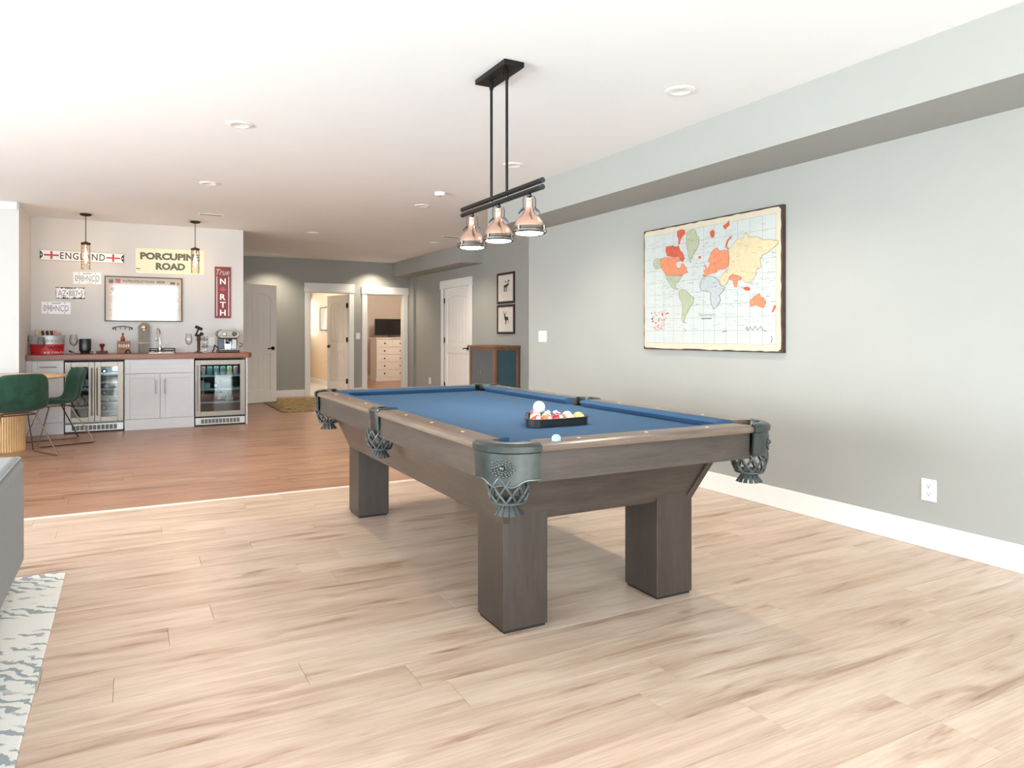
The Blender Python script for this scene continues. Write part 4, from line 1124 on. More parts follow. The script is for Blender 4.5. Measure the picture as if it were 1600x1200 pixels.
# fridges
def fridge(x0, x1, ndoor, label):
    t = thing('drinks_fridge', ((x0 + x1) / 2, 10.25, 0), label, 'fridge', 'drinks fridges under the bar')
    zb0, zt = .115, ZK - .012; y0 = YF
    m = MB(); w = .02
    m.box(x0, x0 + w, y0 + .045, YBK, .02, zt); m.box(x1 - w, x1, y0 + .045, YBK, .02, zt); m.box(x0 + w, x1 - w, y0 + .045, YBK, zt - w, zt); m.box(x0 + w, x1 - w, y0 + .045, YBK, .02, zb0 + .02); m.box(x0 + w, x1 - w, YBK - .02, YBK, zb0 + .02, zt - w)
    if ndoor == 2: m.box((x0 + x1) / 2 - .015, (x0 + x1) / 2 + .015, y0 + .06, YBK - .02, zb0 + .02, zt - w)
    m.build('body', 'fridge_dark' if ndoor == 1 else 'fridge_inner', t)
    gm = MB(); gm.box(x0 + .006, x1 - .006, y0 + .01, y0 + .03, .016, .105)
    gr = gm.build('grille', 'galvanised', t, bevel=.003)
    n = 11
    for k in range(n):
        xx = x0 + .07 + (x1 - x0 - .14) * (k + .5) / n; hw = (x1 - x0 - .14) / n * .40
        MB().box(xx - hw, xx + hw, y0 + .006, y0 + .012, .032, .088).build('slot', 'sign_grey', gr)
    MB().box(x0 + .006, x1 - .006, y0 + .03, y0 + .05, .0, .02).build('foot_strip', 'black_matte', t)
    for k in range(ndoor):
        a = x0 + .004 + (x1 - x0 - .008) * k / ndoor + (.002 if k else 0); b = x0 + .004 + (x1 - x0 - .008) * (k + 1) / ndoor - (.002 if k < ndoor - 1 else 0)
        fr = .062; z0_, z1_ = .125, zt
        m = MB()
        m.box(a, a + fr, y0, y0 + .04, z0_, z1_); m.box(b - fr, b, y0, y0 + .04, z0_, z1_); m.box(a + fr, b - fr, y0, y0 + .04, z0_, z0_ + fr); m.box(a + fr, b - fr, y0, y0 + .04, z1_ - fr, z1_)
        d = m.build('door', 'steel', t, bevel=.003)
        MB().box(a + fr, b - fr, y0 + .012, y0 + .018, z0_ + fr, z1_ - fr).build('pane', 'fridge_glass', d)
        hx = (b - .026) if (ndoor == 2 and k == 0) else (a + .026)
        h = MB(); h.tube([(hx, y0 - .035, z0_ + .08), (hx, y0 - .035, z1_ - .07)], .008, 10)
        for z_ in (z0_ + .12, z1_ - .11): h.cyl((hx, y0, z_), (hx, y0 - .035, z_), .006, seg=8)
        h.build('handle', 'bronze' if ndoor == 2 else 'steel', d, smooth=True)
    return t
FA, FB = (xb_ + .004, xc - .004), (xd + .004, xe - .002)
f1 = fridge(FA[0], FA[1], 2, 'stainless wine fridge with two narrow glass doors behind the green chair')
f2 = fridge(FB[0], FB[1], 1, 'stainless drinks fridge with a single wide glass door at the end of the bar')
def shelf(t, x0, x1, z, mat='steel'):
    m = MB(); m.box(x0, x1, YF + .055, YF + .075, z - .014, z + .008); m.box(x0, x1, YF + .075, YBK - .025, z - .002, z); return m.build('shelf', mat, t)
fm = (FA[0] + FA[1]) / 2
SH1 = [.30, .52]
for z in SH1: shelf(f1, FA[0] + .022, fm - .017, z, 'white_paint')
SH1b = [.245, .345, .43, .515, .60, .70]
for z in SH1b: shelf(f1, fm + .017, FA[1] - .022, z, 'white_paint')
SH2 = [.30, .47, .645]
for z in SH2: shelf(f2, FB[0] + .022, FB[1] - .022, z, 'can_silver')
def led(t, x0, x1, z, power, col):
    MB().box(x0, x1, YF + .06, YF + .07, z - .006, z).build('led_strip', 'led_glow', t)
    l = bpy.data.lights.new('fridge_led', 'AREA'); l.shape = 'RECTANGLE'; l.size = x1 - x0; l.size_y = .1; l.energy = power; l.color = col
    o = bpy.data.objects.new('fridge_led', l); COL.objects.link(o); o.parent = t; o.location = Vector(((x0 + x1) / 2, YF + .12, z - .01)) - OFF[t.name]
led(f1, fm + .03, FA[1] - .04, ZK - .034, 1.2, (.85, .95, 1)); led(f1, FA[0] + .04, fm - .03, ZK - .034, .25, (.85, .95, 1)); led(f2, FB[0] + .05, FB[1] - .05, ZK - .034, .8, (.85, 1, .98))
# contents
def can(x, y, z, mat, label, r=.032, h=.118):
    o = MB().lathe([(r * .8, 0), (r, .008), (r, h - .012), (r * .85, h), (r * .8, h - .003), (1e-6, h - .004)], (x, y, z), 18).build('drink_can', mat, smooth=True)
    tag(o, label, 'can', 'cans on the top fridge shelf')
cw = (FB[1] - FB[0] - .13) / 6
names = [('can_pink', 'dusty pink'), ('can_teal', 'pale green'), ('can_silver', 'silver'), ('can_teal', 'green'), ('can_yellow', 'pale yellow'), ('can_pink', 'pinkish')]
ordn = ['first', 'second', 'third', 'fourth', 'fifth', 'sixth']
for k, (mt, nm) in enumerate(names):
    can(FB[0] + .065 + cw * (k + .5), YF + .13, .6455, mt, '%s drink can, %s from the left on the top shelf of the right fridge' % (nm, ordn[k]))
def carton(x0, x1, d, z, h, mat, label, extra=None):
    t = thing('carton', ((x0 + x1) / 2, YF + .1 + d / 2, z), label, 'box')
    MB().box(x0, x1, YF + .1, YF + .1 + d, z, z + h).build('body', mat, t, bevel=.003)
    m = MB(); m.box(x0 + .004, x1 - .004, YF + .0985, YF + .1005, z + h * .80, z + h * .84); m.build('flap_seam', 'ink_grey', t)
    if extra: extra(t)
W2 = FB[1] - FB[0]
carton(FB[0] + .07, FB[0] + .12, .14, .4705, .105, 'white_paint', 'tall white carton at the left of the second fridge shelf')
carton(FB[0] + .128, FB[0] + .19, .14, .4705, .078, 'white_paint', 'short white carton beside the tall one on the second fridge shelf')
def lying(x, z, r, L, mat, label):
    t = thing('bottle', (x, YF + .2, z), label, 'bottle')
    c = Matrix.Translation((x, YF + .10, z + r)) @ Matrix.Rotation(R(-90), 4, 'X')
    MB(c).lathe([(r * .55, 0), (r, .006), (r, L * .6), (r * .35, L * .78), (r * .32, L), (1e-6, L)], (0, 0, 0), 20).build('body', mat, t, smooth=True)
    MB(c).lathe([(r * .4, -.0005), (r * .4, -.002), (1e-6, -.0022)], (0, 0, 0), 16).build('base_label', 'white_paint', t)
lying(FB[0] + .255, .4705, .042, .30, 'bottle_dark', 'dark bottle lying end on in the middle of the second fridge shelf')
carton(FB[0] + .32, FB[1] - .09, .2, .4705, .12, 'fridge_dark', 'dark blue long carton at the right of the second fridge shelf')
carton(FB[0] + .075, FB[0] + .205, .2, .3005, .11, 'maroon_box', 'plain maroon carton at the left of the third fridge shelf')
def emblem_(t):
    m = MB(); cx = FB[0] + .29; m.lathe([(.026, 0), (.026, .001), (.016, .001), (.016, 0)], (0, 0, 0), 20)
    T = Matrix.Translation((cx + .01, YF + .0995, .355)) @ Matrix.Rotation(R(90), 4, 'X'); m.T = T; m.build('round_emblem', 'white_paint', t)
carton(FB[0] + .22, FB[0] + .35, .2, .3005, .12, 'dark_red', 'red carton with a white round emblem on the third fridge shelf', emblem_)
def bottle_up(x, y, z, r, h, mat, label, grp=None):
    t = thing('bottle', (x, y, z), label, 'bottle', grp)
    MB().lathe([(r * .9, 0), (r, .006), (r, h * .55), (r * .8, h * .64), (r * .36, h * .76), (r * .34, h * .95), (1e-6, h * .95)], (x, y, z), 18).build('body', mat, t, smooth=True)
    MB().lathe([(r * .42, h * .93), (r * .42, h), (1e-6, h)], (x, y, z), 14).build('cap', 'can_silver', t, smooth=True)
    MB().lathe([(r * 1.01, h * .14), (r * 1.01, h * .42)], (x, y, z), 18).build('paper_label', 'paper', t, smooth=True)
for k, (q, mt, nm) in enumerate(((.405, 'can_teal', 'pale green'), (.455, 'bottle_green', 'bright green'))): bottle_up(FB[0] + q, YF + .14, .3005, .026, .12, mt, 'short %s bottle at the right of the third fridge shelf' % nm)
grp = 'wine bottles in the left fridge door'
for k in range(3):
    bottle_up(FA[0] + .09 + k * .075, YF + .14, .5205, .030, .27, 'bottle_dark', '%s dark upright wine bottle behind the left door of the wine fridge, upper shelf' % ('leftmost', 'middle', 'rightmost')[k], grp)
    bottle_up(FA[0] + .09 + k * .075, YF + .14, .3005, .030, .195, 'bottle_dark' if k != 1 else 'dark_red', '%s %s bottle behind the left door of the wine fridge, lower shelf' % (('leftmost', 'middle', 'rightmost')[k], ('short dark', 'short dark red', 'short dark')[k]), grp)
for k, z in enumerate(SH1b[:4] + [.70]):
    lying(fm + .10 + .03 * (k % 2), z + .0005, .033, .30, 'bottle_dark' if k != 1 else 'bottle_green', 'wine bottle lying on the %s rack behind the right door of the wine fridge' % ('lowest', 'second lowest', 'third lowest', 'fourth lowest', 'topmost')[k])
# ------------------------------------------------------------------ things on the worktop
YT = 10.22
def wx(px, Y=YT): return onY(px, 540, Y).x
def wz(px, py, Y=YT): return onY(px, py, Y).z
# ice tub
tx0, tx1 = wx(44), wx(103); tc = (tx0 + tx1) / 2; tw = (tx1 - tx0) / 2
t = thing('ice_tub', (tc, YT, ZW), 'red and white galvanised oval drinks tub at the left end of the worktop', 'tub')
def oval(prof, mat, name, par=t): return MB().lathe(prof, (tc, YT, ZW), 40, sx=1, sy=.62).build(name, mat, par, smooth=True)
hh = .225
rad = lambda z: tw * (.86 + .13 * z / hh)
body = oval([(rad(0), 0), (rad(hh * .55), hh * .55)], 'red', 'red_band')
oval([(rad(hh * .55), hh * .55), (rad(hh), hh), (rad(hh) - .004, hh), (rad(hh * .5) - .006, hh * .5), (rad(.01) - .008, .008), (1e-6, .008)], 'galvanised', 'upper_band')
m = MB(); m.tube([(tc + rad(hh) * math.cos(2 * PI * i / 40), YT + .62 * rad(hh) * math.sin(2 * PI * i / 40), ZW + hh) for i in range(40)], .006, 6, closed=True); m.build('rolled_rim', 'galvanised', t, smooth=True)
m = MB(); m.tube([(tc - rad(.17) - .002, YT - .05, ZW + .17), (tc - rad(.17) - .03, YT - .05, ZW + .165), (tc - rad(.17) - .03, YT + .05, ZW + .165), (tc - rad(.17) - .002, YT + .05, ZW + .17)], .005, 6); m.build('handle', 'black_metal', t, smooth=True)
yf = YT - .62 * tw * .99
def wrap(o):
    """lay flat print onto the curved front of the tub"""
    off = OFF[t.name]
    for v in o.data.vertices:
        p = v.co + off; r_ = rad(p.z - ZW); v.co.y = YT - .62 * math.sqrt(max(1e-4, r_ * r_ - (p.x - tc) ** 2)) - .006 - off.y - (yf - p.y) * .5
wrap(text('lettering', 'Have a Co', 'ink_grey', t, (tc + .075, yf, ZW + .168), (1, 0, 0), (0, 0, 1), .20, .042, 0, shear=.25))
wrap(text('lettering', 'ICE COLD', 'white_paint', t, (tc + .07, yf, ZW + .024), (1, 0, 0), (0, 0, 1), .19, .020, 0, bold=.01))
m = MB(); m.tube([(tc + .01 + .155 * q / 28, yf, ZW + .085 + .018 * math.sin(q * 1.1)) for q in range(29)], .006, 6); wrap(m.build('script_mark', 'dark_red', t, smooth=True))
grp = 'rolls sticking out of the drinks tub'
for k, (dx_, mt, nm) in enumerate(((-.085, 'tan', 'fat tan'), (-.03, 'brown', 'dark brown'), (.015, 'brown', 'second dark brown'), (.06, 'dark_red', 'dark maroon'), (.10, 'pink_tan', 'pale pink'), (.145, 'pink_tan', 'short pink'))):
    tt = thing('paper_roll', (tc + dx_, YT, ZW + .18), '%s roll leaning out of the red and white tub' % nm, 'roll', grp)
    a, b = Vector((tc + dx_ + .012, YT + .03, ZW + .04)), Vector((tc + dx_ - .018, YT - .015, ZW + (.285 if k < 5 else .262)))
    MB().cyl(a, b, .024 if k == 0 else .015, seg=14).build('body', mt, tt, smooth=True)
    MB().cyl(b, b + (b - a).normalized() * .006, .017 if k == 0 else .010, seg=12).build('end_disc', 'tan', tt, smooth=True)
def wine_glass(x, y, label, s=1.0, h=.23):
    t = thing('wine_glass', (x, y, ZW), label, 'glass', 'clear wine glasses on the bar')
    MB().lathe([(.036 * s, 0), (.036 * s, .002), (.012, .005), (.0045, .014), (.0042, h * .38), (.008, h * .42)], (x, y, ZW), 20).build('stem', 'clear_glass', t, smooth=True)
    MB().lathe([(.006, h * .41), (.026 * s, h * .46), (.041 * s, h * .58), (.043 * s, h * .70), (.037 * s, h * .88), (.032 * s, h), (.0305 * s, h), (.0355 * s, h * .88), (.0415 * s, h * .70), (.039 * s, h * .58), (.024 * s, h * .47), (.004, h * .425)], (x, y, ZW), 24).build('bowl', 'clear_glass', t, smooth=True)
wine_glass(wx(64.5, 10.02), 10.03, 'clear wine glass standing in front of the red tub', 1, .21)
wine_glass(wx(115), YT, 'clear wine glass between the red tub and the dark speaker', 1.1, .24)
wine_glass(wx(295), YT, 'tall clear wine glass left of the black corkscrew', 1.0, .25)
# speaker
sx_ = wx(133)
t = thing('smart_speaker', (sx_, YT, ZW), 'dark grey cylindrical speaker with a black base on the worktop', 'speaker')
MB().lathe([(.048, 0), (.05, .01), (.055, .035), (.064, .04)], (sx_, YT, ZW), 28).build('base', 'black_plastic', t, smooth=True)
MB().lathe([(.064, .04), (.066, .05), (.066, .18), (.064, .184)], (sx_, YT, ZW), 32).build('grille', 'gunmetal', t, smooth=True)
MB().lathe([(.064, .184), (.055, .187), (1e-6, .182)], (sx_, YT, ZW), 28).build('top', 'black_plastic', t, smooth=True)
m = MB(); m.tube([(sx_ + .05, YT, ZW + .02), (sx_ + .085, YT - .02, ZW + .03), (sx_ + .08, YT - .06, ZW + .006), (sx_, YT - .09, ZW + .005), (sx_ - .08, YT - .06, ZW + .006), (sx_ - .13, YT - .03, ZW + .02)], .004, 6); m.cyl((sx_ - .13, YT - .03, ZW + .02), (sx_ - .165, YT - .02, ZW + .04), .009, .014, 10); m.build('power_cord', 'black_plastic', t, smooth=True)
# red stopper on a wooden block
rx = wx(159.5)
t = thing('tap_handle_stand', (rx, YT, ZW), 'small red knob standing on a brown wooden block', 'ornament')
MB().box(rx - .062, rx + .062, YT - .04, YT + .04, ZW, ZW + .035).build('block', 'brown', t, bevel=.004)
MB().lathe([(.016, .035), (.014, .06), (.018, .085), (.03, .1), (.032, .115), (.02, .125), (1e-6, .126)], (rx, YT, ZW), 18).build('knob', 'dark_red', t, smooth=True)
# hook rail on the wall
hx0, hx1, hz = onY(177, 514, YB).x, onY(206, 514, YB).x, onY(190, 512, YB).z
t = thing('hook_rail', ((hx0 + hx1) / 2, YB, hz), 'small dark iron hook rail on the wall left of the wooden plaque', 'hook rail')
m = MB(); n = 9
m.tube([(hx0 + (hx1 - hx0) * i / (n - 1), YB - .012, hz + .018 * math.sin(PI * i / (n - 1))) for i in range(n)], .006, 8); m.build('bar', 'gunmetal', t, smooth=True)
for k in range(4):
    x = hx0 + (hx1 - hx0) * (k + .5) / 4; z = hz + .018 * math.sin(PI * (k + .5) / 4)
    MB().tube([(x, YB - .012, z), (x, YB - .014, z - .03), (x, YB - .03, z - .038), (x, YB - .035, z - .025)], .004, 6).build('hook', 'gunmetal', t, smooth=True)
for x in (hx0, hx1): MB().tube([(x, YB - .001, hz), (x, YB - .02, hz - .004), (x, YB - .02, hz - .024)], .008, 8).build('bracket', 'gunmetal', t, smooth=True)
# crate and little bottle
kx0, kx1 = wx(183), wx(204)
t = thing('wooden_crate', ((kx0 + kx1) / 2, YT + .06, ZW), 'small wooden crate with printed lettering under the hook rail', 'crate')
for k in range(3):
    MB().box(kx0, kx1, YT + .012, YT + .024, ZW + .004 + k * .052, ZW + .052 + k * .052).build('slat', 'box_wood', t, bevel=.002)
    MB().box(kx0, kx1, YT + .126, YT + .138, ZW + .004 + k * .052, ZW + .052 + k * .052).build('slat', 'box_wood', t, bevel=.002)
for x in (kx0, kx1 - .012): MB().box(x, x + .012, YT + .024, YT + .126, ZW, ZW + .16).build('end_board', 'box_wood', t, bevel=.002)
MB().box(kx0 + .012, kx1 - .012, YT + .024, YT + .126, ZW, ZW + .008).build('bottom', 'box_wood', t)
m = MB()
for k in range(5): m.box(kx0 + .014 + k * .026, kx0 + .032 + k * .026, YT + .0112, YT + .012, ZW + .078, ZW + .118 - .006 * (k % 2))
m.build('blurred_lettering', 'paper', t)['kind'] = 'stuff'
bxm = (kx0 + kx1) / 2 - .012
t = thing('bottle', (bxm, YT + .075, ZW + .0085), 'small amber bottle with a dark stopper rising out of the wooden crate', 'bottle')
MB().lathe([(.02, 0), (.024, .005), (.024, .19), (.01, .215), (.009, .228), (1e-6, .228)], (bxm, YT + .075, ZW + .0085), 18).build('body', 'amber', t, smooth=True)
MB().lathe([(.0245, .13), (.0245, .175)], (bxm, YT + .075, ZW + .0085), 18).build('paper_label', 'dark_red', t, smooth=True)
MB().lathe([(.012, .228), (.012, .248), (1e-6, .25)], (bxm, YT + .075, ZW + .0085), 14).build('stopper', 'brown', t, smooth=True)
bb = wx(200, 10.13)
t = thing('bottle_opener', (bb, 10.13, ZW), 'small black arched ornament in front of the wooden crate', 'ornament')
m = MB(); m.tube([(bb - .03, 10.13, ZW + .008), (bb - .018, 10.13, ZW + .035), (bb, 10.13, ZW + .046), (bb + .018, 10.13, ZW + .035), (bb + .03, 10.13, ZW + .008)], .008, 8); m.build('arch', 'black_metal', t, smooth=True)
MB().box(bb - .04, bb + .04, 10.115, 10.145, ZW, ZW + .006).build('base', 'black_metal', t)
# plaque
px0, px1 = wx(216, 10.45), wx(234, 10.45); zt_ = onY(225, 504, 10.45).z; pc = (px0 + px1) / 2
t = thing('opener_plaque', (pc, 10.46, ZW), 'tall grey wooden plaque with clipped corners and a brass bottle opener', 'plaque')
nb = 3; cut = .045
for k in range(nb):
    a = px0 + (px1 - px0) * k / nb + .0006; b = px0 + (px1 - px0) * (k + 1) / nb - .0006
    za_, zb2 = (zt_ - cut, zt_) if k == 0 else ((zt_, zt_) if k == 1 else (zt_, zt_ - cut))
    MB().prism([(a, ZW), (b, ZW), (b, zb2), (a, za_)], (0, 10.45, 0), (1, 0, 0), (0, 0, 1), (0, 1, 0), .02).build('board', 'grey_wood', t, bevel=.0015)
m = MB(T=Matrix.Translation((pc, 10.45, zt_ - .06)) @ Matrix.Rotation(R(90), 4, 'X')); m.lathe([(.03, 0), (.032, .006), (.018, .014), (1e-6, .012)], (0, 0, 0), 20); op = m.build('opener', 'brass', t, smooth=True)
MB().box(pc - .014, pc + .014, 10.435, 10.45, zt_ - .105, zt_ - .085).build('opener_lip', 'white_paint', op, bevel=.003)
m = MB(); m.box(px0 + .004, px1 - .004, 10.437, 10.45, ZW + .125, ZW + .133); m.build('ledge', 'nickel', t, bevel=.002)
# sink rim, sign, faucet
s0, s1 = wx(232, 10.03), wx(272, 10.03)
t = thing('bar_sink', ((s0 + s1) / 2, 10.16, ZW), 'white rimmed bar sink set into the wooden worktop', 'sink')
m = MB(); m.box(s0, s1, 10.01, 10.03, ZW + .0005, ZW + .009); m.box(s0, s1, 10.27, 10.29, ZW + .0005, ZW + .009); m.box(s0, s0 + .02, 10.03, 10.27, ZW + .0005, ZW + .009); m.box(s1 - .02, s1, 10.03, 10.27, ZW + .0005, ZW + .009)
m.build('rim', 'white_plastic', t, bevel=.003)
MB().box(s0 + .02, s1 - .02, 10.03, 10.27, ZW + .0003, ZW + .002).build('basin', 'nickel', t)
g0, g1 = wx(234, 10.36), wx(274, 10.36); zs = onY(250, 544, 10.36).z
t = thing('block_sign', ((g0 + g1) / 2, 10.36, ZW), 'long black block sign with two rows of white letters behind the faucet', 'sign')
MB().box(g0, g1, 10.355, 10.385, ZW, zs).build('block', 'black_matte', t, bevel=.002)
rg = random.Random(2); m = MB()
for zc in (.72, .30):
    x = g0 + .012
    while x < g1 - .02:
        wl = rg.uniform(.007, .014)
        if rg.random() > .15: m.box(x, x + wl, 10.3542, 10.355, ZW + (zs - ZW) * zc - rg.uniform(.0045, .006), ZW + (zs - ZW) * zc + rg.uniform(.0045, .006))
        x += wl + .004
m.build('blurred_lettering', 'paper', t)['kind'] = 'stuff'
fx = wx(250, 10.32); ztf = onY(249, 513, 10.32).z
t = thing('faucet', (fx, 10.32, ZW), 'slim chrome gooseneck faucet with a side lever behind the sink', 'faucet')
MB().lathe([(.022, 0), (.022, .012), (.017, .018), (.019, .04), (.02, .075), (.013, .1), (.011, .11)], (fx, 10.32, ZW), 18).build('base', 'chrome', t, smooth=True)
pts = [(fx, 10.32, ZW + .10), (fx, 10.32, ztf - .08)]
for k in range(8):
    a = PI * (k + 1) / 8 * .9; pts.append((fx - .022 * (1 - math.cos(a)), 10.32 - .055 * (1 - math.cos(a)), ztf - .08 + .075 * math.sin(a)))
pts.append((pts[-1][0] - .004, pts[-1][1] - .005, ztf - .14))
MB().tube(pts, .0105, 10).build('spout', 'chrome', t, smooth=True)
MB().cyl(pts[-1], (pts[-1][0] - .002, pts[-1][1], ztf - .165), .014, .016, 12).build('nozzle', 'nickel', t, smooth=True)
m = MB(); m.cyl((fx, 10.32, ZW + .065), (fx + .03, 10.315, ZW + .072), .009, seg=10); m.tube([(fx + .03, 10.315, ZW + .072), (fx + .065, 10.30, ZW + .10)], .006, 8); m.build('lever', 'chrome', t, smooth=True)
# corkscrew stand
kx = wx(311)
t = thing('corkscrew', (kx, YT, ZW), 'black lever corkscrew on a stand right of the tall wine glass', 'corkscrew')
MB().lathe([(.055, 0), (.055, .006), (.02, .016), (.015, .03)], (kx - .01, YT, ZW), 20).build('foot', 'brown', t, smooth=True)
MB().lathe([(.019, .03), (.019, .15), (.026, .16), (.028, .20), (.02, .21)], (kx - .004, YT, ZW), 16).build('column', 'brown', t, smooth=True)
m = MB(); m.tube([(kx - .05, YT, ZW + .235), (kx - .02, YT, ZW + .225), (kx + .02, YT, ZW + .235), (kx + .05, YT, ZW + .255)], .017, 8); m.tube([(kx, YT, ZW + .205), (kx + .02, YT, ZW + .245), (kx + .03, YT, ZW + .27)], .013, 8); m.build('clamp', 'black_matte', t, smooth=True)
m = MB(); m.tube([(kx - .035, YT, ZW + .24), (kx - .01, YT, ZW + .30), (kx + .002, YT, ZW + .33)], .011, 8); m.tube([(kx - .045, YT, ZW + .345), (kx, YT, ZW + .325), (kx + .04, YT, ZW + .305)], .02, 10); m.build('lever', 'black_matte', t, smooth=True)
cxx = wx(320.5)
t = thing('capsule_stand', (cxx, YT + .06, ZW), 'white wire carousel of clear coffee capsules beside the corkscrew', 'capsule stand')
MB().lathe([(.04, 0), (.04, .006), (1e-6, .008)], (cxx, YT + .06, ZW), 18).build('foot', 'white_plastic', t, smooth=True)
MB().cyl((cxx, YT + .06, ZW + .006), (cxx, YT + .06, ZW + .25), .004, seg=8).build('pole', 'nickel', t, smooth=True)
for k in range(5):
    for a in (0, PI / 2, PI, 3 * PI / 2): MB().sphere((cxx + .024 * math.cos(a + .4), YT + .06 + .024 * math.sin(a + .4), ZW + .035 + k * .048), .019, 10, 8).build('capsule', 'can_silver' if (k % 2) else 'white_plastic', t, smooth=True)
# espresso machine
e0, e1 = wx(339), wx(373); ec = (e0 + e1) / 2; ew = (e1 - e0) / 2
zt_ = wz(356, 515); eh = zt_ - ZW
t = thing('espresso_machine', (ec, YT + .02, ZW), 'silver espresso machine with round dials at the right end of the worktop', 'coffee machine')
y0_, y1_ = YT - .12, YT + .16
MB().box(e0 + .005, e1 - .005, y0_ - .02, y1_, ZW, ZW + .035).build('drip_tray', 'black_plastic', t, bevel=.01, seg=3)
MB().box(e0 + .02, e1 - .02, y0_ - .012, y0_ + .10, ZW + .035, ZW + .04).build('drip_grid', 'nickel', t)
MB().box(e0 + .022, e1 - .022, YT + .0, y1_, ZW + .035, ZW + eh * .62).build('body', 'gunmetal', t, bevel=.008)
MB().box(ec - .04, ec + .04, YT - .006, YT + .0, ZW + .045, ZW + eh * .58).build('back_splash', 'chrome', t, bevel=.003)
MB().box(e1 - .09, e1 - .03, YT - .035, YT + .0, ZW + .045, ZW + eh * .58).build('water_tank', 'galvanised', t, bevel=.006)
# rounded head: wide capsule outline
pl = []
hz0, hz1 = ZW + eh * .62, zt_ - .008; rr_ = (hz1 - hz0) / 2
for k in range(13): a = -PI / 2 + PI * k / 12; pl.append((e1 - rr_ * .9 + rr_ * .95 * math.cos(a), (hz0 + hz1) / 2 + rr_ * math.sin(a)))
for k in range(13): a = PI / 2 + PI * k / 12; pl.append((e0 + rr_ * .9 + rr_ * .95 * math.cos(a), (hz0 + hz1) / 2 + rr_ * math.sin(a)))
hd = MB().prism(pl, (0, y0_, 0), (1, 0, 0), (0, 0, 1), (0, 1, 0), y1_ - y0_).build('head', 'steel', t, bevel=.008, seg=3)
MB().box(e0 + .05, e1 - .05, y0_ + .02, y1_ - .01, zt_ - .012, zt_ + .004).build('cup_tray', 'nickel', t, bevel=.003)
hzm = (hz0 + hz1) / 2
for (x, mt) in ((e0 + .078, 'nickel'), (e1 - .07, 'gunmetal')):
    T = Matrix.Translation((x, y0_, hzm + .004)) @ Matrix.Rotation(R(90), 4, 'X')
    MB(T).lathe([(.03, 0), (.03, .008), (.024, .012), (.022, .008), (1e-6, .008)], (0, 0, 0), 22).build('dial', mt, hd, smooth=True)
for k in range(4): MB().cyl((ec - .03 + k * .02, y0_, hzm - .022), (ec - .03 + k * .02, y0_ - .005, hzm - .022), .005, seg=10).build('button', 'black_plastic', hd, smooth=True)
MB().lathe([(.036, 0), (.038, .02), (.032, .045)], (ec - .004, y0_ + .05, hz0 - .045), 20).build('group_head', 'gunmetal', t, smooth=True)
m = MB(); m.lathe([(.02, -.03), (.033, -.012), (.034, 0)], (ec - .004, y0_ + .05, hz0 - .047), 18); m.tube([(ec - .004, y0_ + .02, hz0 - .058), (ec - .004, y0_ - .06, hz0 - .066)], .011, 8); m.build('portafilter', 'black_plastic', t, smooth=True)
m = MB(); m.tube([(e1 - .035, y0_ + .03, hz0), (e1 - .028, y0_ + .01, hz0 - .06), (e1 - .03, y0_ - .0, hz0 - .10)], .005, 6); m.build('steam_wand', 'chrome', t, smooth=True)
m = MB(); m.tube([(e1 - .005, y0_ + .03, ZW + .075), (e1 + .03, y0_ + .03, ZW + .085), (e1 + .034, y0_ + .03, ZW + .115), (e1 - .0, y0_ + .03, ZW + .125)], .006, 6); m.build('cup_handle', 'black_plastic', t, smooth=True)
m = MB(); m.tube([(e0 + .02, y1_ - .05, ZW + .06), (e0 - .03, YT, ZW + .10), (e0 - .04, YT - .05, ZW + .05), (e0 - .065, YT - .08, ZW + .006)], .008, 6); m.build('power_cord', 'black_plastic', t, smooth=True)

# ------------------------------------------------------------------ signs on the bar wall
def P(px, py): return onY(px, py, YB)
U, V = (1, 0, 0), (0, 0, 1)
def tilted(px0, py0, px1, py1, hpx):
    """centre, axes and size of a sign whose upper edge runs (px0,py0)-(px1,py1)"""
    a, b = P(px0, py0), P(px1, py1)
    zmean = lambda p, q: p.z
    c = P((px0 + px1) / 2, (py0 + py1) / 2 + hpx / 2)
    w = b.x - a.x; h = (P(px0, py0).z - P(px0, py0 + hpx).z + P(px1, py1).z - P(px1, py1 + hpx).z) / 2
    ang = math.atan2(b.z - a.z, w)
    return c, w, h, ang
def sign_root(name, label, cat, c, w, h, ang, mat, d=.004, poly=None, bevel=0, grp=None):
    t = thing(name, (c.x, YB, c.z - h / 2), label, cat, grp)
    u = Vector((math.cos(ang), 0, math.sin(ang))); v = Vector((-math.sin(ang), 0, math.cos(ang)))
    poly = poly or [(-w / 2, -h / 2), (w / 2, -h / 2), (w / 2, h / 2), (-w / 2, h / 2)]
    MB().prism(poly, (c.x, YB - .0008, c.z), u, v, (0, -1, 0), d).build('plate', mat, t, bevel=bevel)
    f = YB - .0008 - d
    return t, u, v, f
def at2(c, u, v, f, a, b): q = Vector(c) + u * a + v * b; return Vector((q.x, f, q.z))
def rect_on(name, t, c, u, v, f, a0, a1, b0, b1, mat, d=.0006):
    return MB().prism([(a0, b0), (a1, b0), (a1, b1), (a0, b1)], (c.x, f, c.z), u, v, (0, -1, 0), d).build(name, mat, t)
